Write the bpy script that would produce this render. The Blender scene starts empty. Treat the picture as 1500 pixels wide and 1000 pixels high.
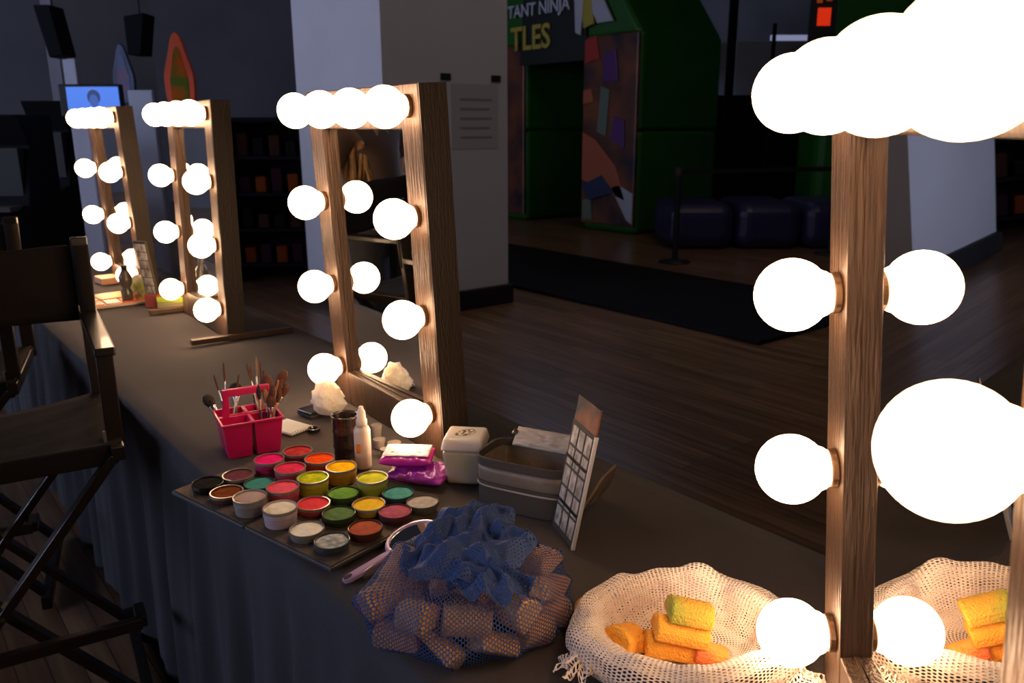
import bpy, bmesh, math, random
from mathutils import Vector, Matrix, noise
random.seed(7)
TZ = 0.74                                     # height of the table top over the floor
S = bpy.context.scene
COL = S.collection
PI = math.pi
# ------------------------------------------------------------------ camera geometry
FPX = 1204.33
CAM = Vector((0, 0, 0.68819 + TZ))
RT = Vector((-0.6243057, -0.78117546, -0.00270098))
UP = Vector((0.19605592, -0.16003048, 0.96744629))
FW = Vector((0.75617754, -0.60345269, -0.25306201))
def ray(u, v): return RT*((u-750)/FPX) - UP*((v-500)/FPX) + FW
def at(u, v, z=TZ):                            # point of the plane at height z
    d = ray(u, v); return CAM + d*((z-CAM.z)/d.z)
def far(u, v, d): return CAM + ray(u, v)*d     # point at a distance d
YAW = math.atan2(FW.y, FW.x)
# ------------------------------------------------------------------ materials
def mat(name, col, rough=.5, metal=0, col2=None, scale=8, detail=4, bump=0, bscale=None, stretch=(1,1,1),
        trans=0, alpha=1, spec=.5, emit=None, estr=0, coat=0, sheen=0, contrast=.5):
    m = bpy.data.materials.new(name); m.use_nodes = True
    nt = m.node_tree; n = nt.nodes; b = n['Principled BSDF']
    b.inputs['Base Color'].default_value = (*col, 1)
    b.inputs['Roughness'].default_value = rough; b.inputs['Metallic'].default_value = metal
    b.inputs['Specular IOR Level'].default_value = spec
    b.inputs['Transmission Weight'].default_value = trans; b.inputs['Alpha'].default_value = alpha
    b.inputs['Coat Weight'].default_value = coat
    b.inputs['Sheen Weight'].default_value = sheen
    if emit: b.inputs['Emission Color'].default_value = (*emit, 1); b.inputs['Emission Strength'].default_value = estr
    if col2 or bump:
        tc = n.new('ShaderNodeTexCoord'); mp = n.new('ShaderNodeMapping'); mp.inputs['Scale'].default_value = stretch
        nt.links.new(tc.outputs['Object'], mp.inputs['Vector'])
        if col2:
            t = n.new('ShaderNodeTexNoise'); t.inputs['Scale'].default_value = scale; t.inputs['Detail'].default_value = detail
            nt.links.new(mp.outputs[0], t.inputs['Vector'])
            r = n.new('ShaderNodeValToRGB'); r.color_ramp.elements[0].position = .5-contrast*.4; r.color_ramp.elements[1].position = .5+contrast*.4
            r.color_ramp.elements[0].color = (*col, 1); r.color_ramp.elements[1].color = (*col2, 1)
            nt.links.new(t.outputs['Fac'], r.inputs['Fac']); nt.links.new(r.outputs['Color'], b.inputs['Base Color'])
        if bump:
            t2 = n.new('ShaderNodeTexNoise'); t2.inputs['Scale'].default_value = bscale or scale; t2.inputs['Detail'].default_value = 3
            nt.links.new(mp.outputs[0], t2.inputs['Vector'])
            bp = n.new('ShaderNodeBump'); bp.inputs['Strength'].default_value = bump; bp.inputs['Distance'].default_value = .01
            nt.links.new(t2.outputs['Fac'], bp.inputs['Height']); nt.links.new(bp.outputs['Normal'], b.inputs['Normal'])
    return m
def net_mat(name, col, cell=.005, thr=-.35, rough=.7, col2=None, subs=.3):
    """knitted net: threads around rows of small six-sided holes, laid out along the cloth (UV in metres)"""
    m = bpy.data.materials.new(name); m.use_nodes = True
    nt = m.node_tree; n = nt.nodes; L = nt.links; b = n['Principled BSDF']
    b.inputs['Base Color'].default_value = (*col, 1); b.inputs['Roughness'].default_value = rough
    uv = n.new('ShaderNodeTexCoord'); k = 2*PI/cell
    tot = None
    for a in (0, 60, 120):
        d = n.new('ShaderNodeVectorMath'); d.operation = 'DOT_PRODUCT'
        L.new(uv.outputs['UV'], d.inputs[0]); d.inputs[1].default_value = (k*math.cos(math.radians(a)), k*math.sin(math.radians(a)), 0)
        c = n.new('ShaderNodeMath'); c.operation = 'COSINE'; L.new(d.outputs['Value'], c.inputs[0])
        if tot is None: tot = c
        else:
            s = n.new('ShaderNodeMath'); s.operation = 'ADD'; L.new(tot.outputs[0], s.inputs[0]); L.new(c.outputs[0], s.inputs[1]); tot = s
    mr = n.new('ShaderNodeMapRange'); mr.inputs['From Min'].default_value = thr-.15; mr.inputs['From Max'].default_value = thr+.25
    mr.inputs['To Min'].default_value = 1; mr.inputs['To Max'].default_value = 0
    L.new(tot.outputs[0], mr.inputs['Value']); L.new(mr.outputs[0], b.inputs['Alpha'])
    tl = n.new('ShaderNodeBsdfTranslucent'); tl.inputs['Color'].default_value = (*col, 1)
    mx = n.new('ShaderNodeMixShader'); mx.inputs[0].default_value = 0
    return m
def wood_floor():
    m = bpy.data.materials.new('gym_floor_boards'); m.use_nodes = True
    nt = m.node_tree; n = nt.nodes; L = nt.links; b = n['Principled BSDF']
    tc = n.new('ShaderNodeTexCoord')
    br = n.new('ShaderNodeTexBrick'); br.inputs['Scale'].default_value = 1; br.inputs['Brick Width'].default_value = 1.3
    br.inputs['Row Height'].default_value = .075; br.inputs['Mortar Size'].default_value = .0015; br.offset = .37
    br.inputs['Color1'].default_value = (.34,.19,.10,1); br.inputs['Color2'].default_value = (.22,.12,.06,1); br.inputs['Mortar'].default_value = (.03,.02,.015,1)
    L.new(tc.outputs['Object'], br.inputs['Vector'])
    mp = n.new('ShaderNodeMapping'); mp.inputs['Scale'].default_value = (1.2, 22, 1); L.new(tc.outputs['Object'], mp.inputs['Vector'])
    no = n.new('ShaderNodeTexNoise'); no.inputs['Scale'].default_value = 1.5; no.inputs['Detail'].default_value = 5; L.new(mp.outputs[0], no.inputs['Vector'])
    mx = n.new('ShaderNodeMix'); mx.data_type = 'RGBA'; mx.blend_type = 'MULTIPLY'; mx.inputs[0].default_value = .75
    cr = n.new('ShaderNodeValToRGB'); cr.color_ramp.elements[0].position=.35; cr.color_ramp.elements[0].color = (.4,.36,.34,1); cr.color_ramp.elements[1].position=.65
    L.new(no.outputs['Fac'], cr.inputs['Fac']); L.new(br.outputs['Color'], mx.inputs[6]); L.new(cr.outputs['Color'], mx.inputs[7])
    L.new(mx.outputs[2], b.inputs['Base Color']); b.inputs['Roughness'].default_value = .28
    return m
M = {}
M['floor'] = wood_floor()
M['wall'] = mat('painted_wall', (.50,.50,.52), .8, col2=(.56,.56,.58), scale=1.5, bump=.05, bscale=60)
M['wall_dark'] = mat('dark_wall', (.16,.165,.19), .8, col2=(.2,.2,.23), scale=1)
M['ceiling'] = mat('ceiling', (.12,.12,.13), .9)
M['pillar'] = mat('pillar_paint', (.62,.61,.66), .7, col2=(.66,.65,.70), scale=2, bump=.04, bscale=80)
M['black'] = mat('black_rubber', (.008,.008,.01), .6)
M['matblack'] = mat('black_mat', (.005,.005,.008), .7, col2=(.007,.007,.010), scale=3, spec=.15)
M['cloth'] = mat('charcoal_cloth', (.038,.027,.023), .9, col2=(.049,.035,.030), scale=300, detail=2, bump=.25, bscale=900, sheen=.1)
M['skirt'] = mat('skirt_cloth', (.036,.036,.042), .85, col2=(.044,.044,.051), scale=200, bump=.15, bscale=700)
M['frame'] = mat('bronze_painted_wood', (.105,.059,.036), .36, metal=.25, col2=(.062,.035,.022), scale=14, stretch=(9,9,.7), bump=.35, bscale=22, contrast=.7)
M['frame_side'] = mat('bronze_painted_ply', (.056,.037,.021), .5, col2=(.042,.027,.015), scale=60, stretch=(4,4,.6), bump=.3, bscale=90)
M['mirror'] = mat('mirror_silver', (.86,.85,.82), .012, 1)
M['bulb'] = mat('lit_bulb', (1,.9,.8), .3, emit=(1,.64,.37), estr=17)
M['socket'] = mat('bronze_socket', (.16,.09,.05), .35, .7)
M['screw'] = mat('brass_screw', (.55,.38,.2), .35, 1)
M['pink'] = mat('hot_pink_plastic', (.80,.012,.16), .32, col2=(.70,.01,.14), scale=20, coat=.3)
M['steel'] = mat('ferrule_metal', (.75,.72,.68), .25, 1)
M['copper'] = mat('copper_ferrule', (.8,.42,.28), .3, 1)
M['handle_black'] = mat('black_lacquer', (.012,.010,.010), .25, coat=.5)
M['handle_wood'] = mat('birch_handle', (.42,.22,.11), .35, coat=.3)
M['handle_white'] = mat('pearl_handle', (.75,.68,.58), .3, coat=.3)
M['handle_red'] = mat('red_handle', (.5,.03,.03), .3, coat=.3)
M['bristle_brown'] = mat('brown_bristle', (.20,.07,.035), .75, col2=(.10,.035,.02), scale=200, stretch=(3,3,.3), bump=.6)
M['bristle_tan'] = mat('tan_bristle', (.50,.28,.13), .75, col2=(.3,.14,.06), scale=200, stretch=(3,3,.3), bump=.6)
M['bristle_black'] = mat('black_bristle', (.015,.012,.012), .8, col2=(.03,.025,.02), scale=200, bump=.8)
M['white_plastic'] = mat('milky_plastic', (.80,.72,.66), .35, col2=(.74,.66,.6), scale=30, trans=.15)
M['smoke'] = mat('smoky_plastic', (.16,.11,.09), .06, trans=.85, spec=.6)
M['dirty_water'] = mat('dirty_water', (.09,.055,.045), .2)
M['clear'] = mat('clear_plastic', (.95,.93,.9), .06, trans=.95)
M['tissue'] = mat('tissue', (.86,.80,.72), .9, col2=(.9,.84,.76), scale=20, bump=.2, bscale=15)
M['wipe_purple'] = mat('purple_foil', (.33,.02,.42), .25, col2=(.45,.05,.5), scale=25, bump=1, bscale=35, coat=.4)
M['wipe_pink'] = mat('pink_foil', (.75,.04,.38), .25, col2=(.62,.03,.42), scale=14, bump=.7, bscale=30, coat=.4)
M['foil_white'] = mat('white_foil', (.92,.88,.87), .4, col2=(.88,.55,.66), scale=60, stretch=(1,4,1), contrast=.25)
M['case_grey'] = mat('grey_nylon', (.17,.135,.105), .45, col2=(.21,.17,.135), scale=25, bump=.3, bscale=40)
M['case_dark'] = mat('dark_nylon', (.055,.045,.036), .7, bump=.2, bscale=300)
M['case_silver'] = mat('silver_lining', (.32,.26,.21), .3, .35, col2=(.25,.2,.16), scale=20, bump=.8, bscale=18)
M['case_pale'] = mat('pale_grey_nylon', (.42,.37,.32), .5, bump=.3, bscale=40)
M['zip'] = mat('zip_metal', (.7,.66,.6), .3, 1)
M['tray'] = mat('speckled_grey_board', (.13,.095,.07), .75, col2=(.07,.05,.038), scale=130, detail=3, bump=.25, bscale=160)
M['tray_edge'] = mat('board_edge', (.06,.055,.055), .5)
M['lilac'] = mat('lilac_plastic', (.50,.30,.52), .25, col2=(.55,.36,.55), scale=12, coat=.5)
M['purple_edge'] = mat('purple_plastic', (.10,.035,.22), .3, coat=.4)
M['sponge_tan'] = mat('tan_sponge', (.78,.42,.16), .9, col2=(.68,.33,.12), scale=30, bump=.5, bscale=350)
M['sponge_orange'] = mat('orange_sponge', (.92,.36,.035), .85, col2=(.95,.45,.05), scale=22, bump=.5, bscale=350)
M['sponge_stained'] = mat('green_stained_sponge', (.90,.42,.05), .85, col2=(.42,.44,.06), scale=14, bump=.5, bscale=350, contrast=.4)
M['sponge_red'] = mat('red_stained_sponge', (.92,.38,.06), .85, col2=(.85,.16,.06), scale=18, bump=.5, bscale=350)
M['net_blue'] = net_mat('blue_net', (.024,.065,.22), .0046, thr=-.55)
M['net_blue_dense'] = net_mat('blue_net_gathered', (.018,.050,.18), .0042, thr=1.9)
M['net_white'] = net_mat('white_net', (.82,.70,.62), .0058, thr=.15)
M['chair_canvas'] = mat('dark_brown_canvas', (.015,.012,.010), .9, spec=.15, col2=(.019,.015,.012), scale=200, bump=.3, bscale=500)
M['chair_wood'] = mat('dark_wood', (.010,.007,.005), .3, col2=(.015,.010,.007), scale=20, coat=.2)
M['chair_metal'] = mat('hinge_metal', (.6,.55,.5), .3, 1)
M['swatch'] = mat('swatch_card', (.62,.56,.47), .5, col2=(.22,.18,.14), scale=70, stretch=(1,1,.5), contrast=.28)
M['orange_print'] = mat('rust_print', (.30,.07,.02), .6, col2=(.02,.012,.012), scale=14, contrast=.3)
M['oval_label'] = mat('black_label', (.02,.016,.014), .4, col2=(.75,.65,.5), scale=160, contrast=.12)
for k_, w_ in (('tissue', 1), ('white_plastic', .6)):
    p_ = M[k_].node_tree.nodes['Principled BSDF']; p_.inputs['Subsurface Weight'].default_value = w_; p_.inputs['Subsurface Scale'].default_value = .05; p_.inputs['Subsurface Radius'].default_value = (1,.8,.6)
# ------------------------------------------------------------------ object helpers
def link(o, parent=None):
    COL.objects.link(o)
    if parent: o.parent = parent
    return o
def tag(o, label, cat, group=None, kind=None):
    if label: o['label'] = label
    if cat: o['category'] = cat
    if group: o['group'] = group
    if kind: o['kind'] = kind
    return o
def thing(name, label, cat, loc=(0,0,0), rz=0, group=None):
    o = bpy.data.objects.new(name, None); link(o); o.empty_display_size = .05
    o.location = loc; o.rotation_euler = (0,0,rz); return tag(o, label, cat, group)
def obj(name, bm, m, parent=None, smooth=False, bevel=0, sub=0, solid=0, loc=None, rot=None, seg=2):
    bmesh.ops.recalc_face_normals(bm, faces=bm.faces)
    me = bpy.data.meshes.new(name); bm.to_mesh(me); bm.free()
    for x in (m if isinstance(m, (list, tuple)) else [m]): me.materials.append(x)
    if smooth:
        for p in me.polygons: p.use_smooth = True
    o = bpy.data.objects.new(name, me); link(o, parent)
    if loc is not None: o.location = loc
    if rot is not None: o.rotation_euler = rot
    if solid: md = o.modifiers.new('thickness', 'SOLIDIFY'); md.thickness = solid; md.offset = 0
    if bevel: md = o.modifiers.new('bevel', 'BEVEL'); md.width = bevel; md.segments = seg; md.limit_method = 'ANGLE'
    if sub: md = o.modifiers.new('sub', 'SUBSURF'); md.levels = sub; md.render_levels = sub
    return o
def B(): return bmesh.new()
def box(bm, x0, x1, y0, y1, z0, z1, mtx=None, mi=0):
    vs = [bm.verts.new((x, y, z)) for x in (x0, x1) for y in (y0, y1) for z in (z0, z1)]
    fs = [bm.faces.new([vs[i] for i in f]) for f in ((0,1,3,2),(4,6,7,5),(0,4,5,1),(2,3,7,6),(0,2,6,4),(1,5,7,3))]
    for f in fs: f.material_index = mi
    if mtx is not None: bmesh.ops.transform(bm, matrix=mtx, verts=vs)
    return vs
def bx(x0, x1, y0, y1, z0, z1, mtx=None):
    b = B(); box(b, x0, x1, y0, y1, z0, z1, mtx); return b
def bar(bm, p, q, w, h, upv=Vector((0,0,1))):
    p, q = Vector(p), Vector(q); d = q-p; L = d.length; z = d.normalized()
    x = z.cross(upv)
    if x.length < 1e-4: x = z.cross(Vector((1,0,0)))
    x.normalize(); y = z.cross(x)
    mt = Matrix((x, y, z)).transposed().to_4x4(); mt.translation = p
    return box(bm, -w/2, w/2, -h/2, h/2, 0, L, mt)
def lathe(bm, prof, seg=32, mtx=None, sx=1, sy=1, mi=0):
    rings = []; vs = []
    for r, z in prof:
        if r < 1e-6: v = bm.verts.new((0,0,z)); rings.append([v]); vs.append(v)
        else:
            ring = [bm.verts.new((r*sx*math.cos(2*PI*i/seg), r*sy*math.sin(2*PI*i/seg), z)) for i in range(seg)]
            rings.append(ring); vs += ring
    for a, b in zip(rings, rings[1:]):
        for i in range(seg):
            j = (i+1) % seg
            if len(a) == 1 and len(b) == 1: continue
            if len(a) == 1: f = bm.faces.new((a[0], b[j], b[i]))
            elif len(b) == 1: f = bm.faces.new((a[i], a[j], b[0]))
            else: f = bm.faces.new((a[i], a[j], b[j], b[i]))
            f.material_index = mi
    if mtx is not None: bmesh.ops.transform(bm, matrix=mtx, verts=vs)
    return vs
def tube(bm, pts, r, seg=8, cap=True):
    pts = [Vector(p) for p in pts]; rings = []
    for i, p in enumerate(pts):
        d = (pts[min(i+1, len(pts)-1)] - pts[max(i-1, 0)]).normalized()
        x = d.cross(Vector((0,0,1)))
        if x.length < .05: x = d.cross(Vector((1,0,0)))
        x.normalize(); y = d.cross(x); rr = r[i] if isinstance(r, (list, tuple)) else r
        rings.append([bm.verts.new(p + (x*math.cos(2*PI*k/seg) + y*math.sin(2*PI*k/seg))*rr) for k in range(seg)])
    for a, b in zip(rings, rings[1:]):
        for k in range(seg): bm.faces.new((a[k], a[(k+1) % seg], b[(k+1) % seg], b[k]))
    if cap: bm.faces.new(rings[0][::-1]); bm.faces.new(rings[-1])
def prism(bm, poly, z0, z1, mtx=None):
    a = [bm.verts.new((x, y, z0)) for x, y in poly]; b = [bm.verts.new((x, y, z1)) for x, y in poly]
    bm.faces.new(a[::-1]); bm.faces.new(b)
    for i in range(len(poly)): j = (i+1) % len(poly); bm.faces.new((a[i], a[j], b[j], b[i]))
    if mtx is not None: bmesh.ops.transform(bm, matrix=mtx, verts=a+b)
def hull_box(bm, lo, hi, z0, z1, r0=0):        # tapered box: lo/hi = (x0,x1,y0,y1) at bottom and top
    vs = []
    for (x0,x1,y0,y1), z in ((lo, z0), (hi, z1)): vs += [bm.verts.new(p) for p in ((x0,y0,z),(x1,y0,z),(x1,y1,z),(x0,y1,z))]
    for f in ((3,2,1,0),(4,5,6,7),(0,1,5,4),(1,2,6,5),(2,3,7,6),(3,0,4,7)): bm.faces.new([vs[i] for i in f])
    return vs
def copy_tree(o, parent=None):
    c = o.copy(); COL.objects.link(c)
    if parent: c.parent = parent
    for ch in list(o.children): copy_tree(ch, c)
    return c
def struct(name, bm, m, bevel=0, parent=None):
    o = obj(name, bm, m, parent, bevel=bevel); o['kind'] = 'structure'; return o
def T(x, y, z): return Matrix.Translation((x, y, z))
def Rz(a): return Matrix.Rotation(a, 4, 'Z')
def Rx(a): return Matrix.Rotation(a, 4, 'X')
def Ry(a): return Matrix.Rotation(a, 4, 'Y')
def N(p, s=1, seed=0): return noise.noise(Vector(p)*s + Vector((seed*7.3, seed*3.1, seed*5.7)))
def align(d):                                   # matrix whose z axis points along d
    return Vector(d).normalized().to_track_quat('Z', 'Y').to_matrix().to_4x4()

# ================================================================== THE HALL
X0, X1, Y0, Y1, H = -6, 17, -16, 8, 6.5
struct('floor', bx(X0, X1, Y0, Y1, -.1, 0), M['floor'])
struct('ceiling', bx(X0, X1, Y0, Y1, H, H+.1), M['ceiling'])
struct('wall_back', bx(X1, X1+.2, Y0, Y1, 0, H), M['wall_dark'])
struct('wall_right', bx(X0, X1, Y0-.2, Y0, 0, H), M['wall_dark'])
struct('wall_near', bx(X0-.2, X0, Y0, Y1, 0, H), M['wall_dark'])
# window wall on the left with openings
wl = B()
WX = [(1.0, 3.6), (4.6, 7.2), (8.2, 10.8), (11.8, 14.4)]
box(wl, X0, X1, Y1, Y1+.2, 0, 1.6); box(wl, X0, X1, Y1, Y1+.2, 4.4, H)
edges = [X0] + [e for w in WX for e in w] + [X1]
for a, b_ in zip(edges[::2], edges[1::2]): box(wl, a, b_, Y1, Y1+.2, 1.6, 4.4)
struct('wall_left', wl, M['wall_dark'])
M['daylight'] = mat('window_daylight', (.5,.55,.7), .5, emit=(.62,.70,1.0), estr=4.2)
M['winframe'] = mat('window_frame', (.3,.3,.32), .5)
for i, (a, b_) in enumerate(WX):
    w = struct('window_%d' % (i+1), bx(a, b_, Y1+.1, Y1+.12, 1.6, 4.4), M['daylight'])
    f = B(); box(f, a, b_, Y1+.0, Y1+.08, 1.6, 1.66); box(f, a, b_, Y1, Y1+.08, 4.34, 4.4)
    for xx in (a, (a+b_)/2-.03, b_-.06): box(f, xx, xx+.06, Y1, Y1+.08, 1.66, 4.34)
    obj('window_frame', f, M['winframe'], w)
# pillar
PC = (5.30, -3.07)
PW, PD = 1.42, 1.12
struct('wall_pillar', bx(PC[0], PC[0]+PW, PC[1]-PD, PC[1], 0, H), M['pillar'])
pb = B(); pbb = .035
box(pb, PC[0]-pbb, PC[0]+PW+pbb, PC[1]-PD-pbb, PC[1]+pbb, 0, .16)
struct('baseboard_pillar', pb, M['black'], bevel=.01)
# paper notice taped on the pillar
M['paper'] = mat('grey_paper', (.50,.48,.52), .8)
M['ink'] = mat('faded_ink', (.30,.27,.32), .8)
nt_ = thing('notice', 'pale paper notice taped to the shaded side of the wall pillar', 'notice', (PC[0], PC[1]-.80, 1.50))
obj('sheet', bx(-.003, 0, -.22, .22, -.24, .24), M['paper'], nt_)
for sy_ in (-.25, .22): obj('tape', bx(-.007, -.003, sy_, sy_+.09, .26 , .31), M['black'], nt_)
for k in range(5): obj('text_line', bx(-.005, -.003, -.16+.02*(k%2), .14, .12-.07*k, .135-.07*k), M['ink'], nt_)

# black mat on the gym floor
c1 = at(1105, 508, 0)
mb = B(); box(mb, c1.x, 9.4, -6.3, -4.62, 0.0, .03)
tag(obj('floor_mat', mb, M['matblack'], bevel=.01), 'long black mat lying on the wooden floor', 'mat')

# ================================================================== TABLES AND CLOTH
TY0, TY1 = -1.182, -.487
M['table_top'] = mat('table_top', (.5,.48,.45), .5)
for i, (a, b_) in enumerate(((-.72, 1.1), (1.11, 2.93), (2.94, 4.76))):
    t = thing('folding_table', ['folding table under the dark cloth, nearest the viewer', 'folding table under the dark cloth, in the middle of the row', 'folding table under the dark cloth, farthest end of the row'][i], 'table', ((a+b_)/2, (TY0+TY1)/2, 0))
    w = (b_-a)/2
    obj('tabletop', bx(-w, w, -.335, .335, TZ-.045, TZ-.012), M['table_top'], t, bevel=.005)
    for sx in (-1, 1):
        for sy in (-1, 1):
            lb = B(); tube(lb, [(sx*(w-.15), sy*.27, 0), (sx*(w-.15), sy*.27, TZ-.045)], .014); obj('leg', lb, M['case_dark'], t, smooth=True)
# cloth: top sheet with drop on both sides and gathered folds on the near side
cl = B(); nx = 420; xs = [-.76 + 5.56*i/nx for i in range(nx+1)]
def cloth_profile(x):
    pts = []
    ny = 14
    def wav(x, k): return .5*math.sin(x*k) + .3*math.sin(x*k*1.73+1.3) + .35*N((x*3, k, 0), 1, 2)
    for j in range(9):                        # far drop
        f = 1-j/8; z = .03 + (TZ-.035-.03)*(1-f)
        pts.append((TY0 - .012 - .035*f*(1+wav(x, 26)), z))
    for j in range(ny+1):
        y = TY0 + (TY1-TY0)*j/ny
        pts.append((y, TZ - .004 + .0012*N((x*9, y*9, 0), 1, 4) - (.004 if j in (0, ny) else 0)))
    for j in range(1, 17):                    # near skirt
        f = j/16; z = TZ-.012 - (TZ-.03)*f
        a = min(1, f*2.2)
        pts.append((TY1 + .008 + .010*f + a*.026*wav(x, 34), z))
    return pts
prev = None
for x in xs:
    row = [cl.verts.new((x, y, z)) for y, z in cloth_profile(x)]
    if prev:
        for k in range(len(row)-1):
            f = cl.faces.new((prev[k], row[k], row[k+1], prev[k+1]))
            f.material_index = 1 if k > 8+14 else 0
    prev = row
tag(obj('tablecloth', cl, [M['cloth'], M['skirt']], smooth=True), 'charcoal cloth covering the long table with a pleated skirt hanging to the floor', 'tablecloth')
# ================================================================== LIGHTED MIRRORS
W2 = .44916/2; HS = (.0982, .3124, .5171, .7291)
MY, FY, BY = .030, .049, -.013                # mirror plane, front of frame, back
MO, MI = .042, .030; ZT, ZO0, ZO1 = .770, .086, .686
def bulb_mesh():
    b = B(); R = .040; prof = []
    for i in range(0, 17): a = PI*i/16*.775; prof.append((R*math.sin(a), R*math.cos(a)))
    r_, z_ = prof[-1]
    prof += [(.0235, -.0365), (.0195, -.0415), (.0172, -.046), (.0165, -.0505), (.0, -.0505)]
    lathe(b, prof, 40, Rx(-PI/2)); return b   # tip towards +y
def make_station():
    root = thing('vanity_mirror', 'x', 'lighted mirror')
    xo, xi = W2+MO, W2-MI
    f = B()
    box(f, -xo, -xi, BY+.012, FY, 0, ZT); box(f, xi, xo, BY+.012, FY, 0, ZT)
    box(f, -xi, xi, BY+.012, FY-.0008, ZO1, ZT-.0005); box(f, -xi, xi, BY+.012, FY-.0008, 0, ZO0)
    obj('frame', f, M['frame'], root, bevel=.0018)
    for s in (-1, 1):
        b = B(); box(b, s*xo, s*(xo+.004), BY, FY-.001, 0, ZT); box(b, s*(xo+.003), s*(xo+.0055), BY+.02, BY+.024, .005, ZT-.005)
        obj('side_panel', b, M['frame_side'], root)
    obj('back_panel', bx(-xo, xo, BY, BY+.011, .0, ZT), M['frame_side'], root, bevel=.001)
    obj('mirror_glass', bx(-xi, xi, MY-.005, MY, ZO0-.004, ZO1+.004), M['mirror'], root)
    t = B()                                    # narrow bead that holds the glass
    for x in (-xi, xi): box(t, x-(.0025 if x > 0 else 0), x+(.0025 if x < 0 else 0), MY, MY+.003, ZO0, ZO1)
    box(t, -xi, xi, MY, MY+.003, ZO0, ZO0+.0025); box(t, -xi, xi, MY, MY+.003, ZO1-.0025, ZO1)
    obj('glass_bead', t, M['frame'], root)
    sb = B(); lathe(sb, [(0,0),(.0045,0),(.0045,.0012),(.003,.002),(0,.002)], 16, T(-xi, MY+.010, .335) @ Ry(PI/2)); obj('screw', sb, M['screw'], root)
    pos = [(-W2, h) for h in HS] + [(W2, h) for h in HS] + [(-W2/3, HS[3]), (W2/3, HS[3])]
    bme = None; sme = None
    for (x, z) in pos:
        if bme is None:
            bo = obj('light_bulb', bulb_mesh(), M['bulb'], root, smooth=True); bme = bo.data
            s = B(); lathe(s, [(0,0),(.0215,0),(.0225,.002),(.0225,.0075),(.0215,.009),(.0185,.009),(.0185,.004),(0,.004)], 32, Rx(-PI/2))
            so = obj('socket', s, M['socket'], bo, smooth=False); sme = so.data
        else:
            bo = bpy.data.objects.new('light_bulb', bme); link(bo, root); so = bpy.data.objects.new('socket', sme); link(so, bo)
        bo.location = (x, .0988, z); so.location = (0, FY-.0988, 0)
    return root
ST = [(.2436, -.7254, .7699, -.0774), (1.6308, -.9666, 1.5215, -.0496), (2.9388, -.9792, 1.5240, .0152), (3.8556, -.9569, 1.5617, -.0356)]
SLAB = ['lighted vanity mirror nearest the viewer, its big bulbs overhanging the white net bag',
        'lighted vanity mirror standing behind the spray bottle and smoky cup',
        'lighted vanity mirror with flat wooden feet, standing alone on bare cloth',
        'lighted vanity mirror farthest along the table, behind the bright paint trays']
proto = make_station(); GLASS = 1.55
for i, (x, y, yaw, lean) in enumerate(ST):
    o = proto if i == 0 else copy_tree(proto)
    o['label'] = SLAB[i]; o['group'] = 'lighted mirrors along the table'
    n_ = Vector((math.cos(yaw), math.sin(yaw), 0)); r_ = (-n_).cross(Vector((0,0,1)))
    up_ = Vector((0,0,1))*math.cos(lean) - n_*math.sin(lean); nn = n_*math.cos(lean) + Vector((0,0,1))*math.sin(lean)
    # local x = -r keeps a right-handed frame (x, y=nn, z=up); the station is symmetric except for the screw
    mm = Matrix((-r_, nn, up_)).transposed().to_4x4(); mm.translation = Vector((x, y, TZ+.001+ .035*abs(math.sin(lean))*0))
    o.matrix_world = mm
    if i == 0:                                 # this glass sits slightly askew in its frame
        gl = [c for c in o.children if c.name.startswith('mirror_glass')][0]
        xi = W2-MI; gl.matrix_basis = T(xi, MY, 0) @ Rz(math.radians(GLASS)) @ T(-xi, -MY, 0)
    if i == 2:
        for s in (-1, 1):
            b = B(); box(b, s*(W2+MO+.006)-.012, s*(W2+MO+.006)+.012, -.17, .17, -.0, .018); fo = obj('foot', b, M['frame'], o, bevel=.002, loc=(s*.008,0,0))
# ================================================================== FACE PAINT BOARD AND JARS
tray = thing('paint_board', 'speckled grey folding board carrying the face paint jars at the table edge', 'board', (1.552, -.397, TZ), math.atan2(-.108, -.456))
LT, WT, HT = .469, .253, .012                  # local x along near edge, local y to the far side (negative turned)
for k in range(2):
    a, b_ = (0, LT*.5-.0015) if k == 0 else (LT*.5+.0015, LT)
    h = obj('board_half', bx(a, b_, 0, WT, .002, HT-.002), M['tray_edge'], tray, bevel=.002)
    fb = B(); box(fb, a+.004, b_-.004, .004, WT-.004, HT-.002, HT); obj('speckled_face', fb, M['tray'], h)
C = dict(black=(.012,.012,.012), mauve=(.16,.05,.07), crimson=(.45,.012,.02), magenta=(.85,.008,.17), rose=(.72,.03,.10), orange=(.95,.075,.002),
         yellow=(.95,.48,.002), brown=(.22,.055,.012), teal=(.06,.30,.26), lime=(.85,.80,.005), pink=(.90,.10,.17), lime2=(.55,.62,.03), grey=(.50,.46,.42),
         green=(.14,.33,.05), teal2=(.06,.28,.25), whitegrey=(.42,.38,.34), cream=(.90,.80,.64), coral=(.90,.06,.09), amber=(.95,.55,.03), sage=(.11,.20,.07),
         plum=(.40,.09,.14), white=(.88,.82,.70), terra=(.42,.10,.05), blueg=(.18,.25,.28))
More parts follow.
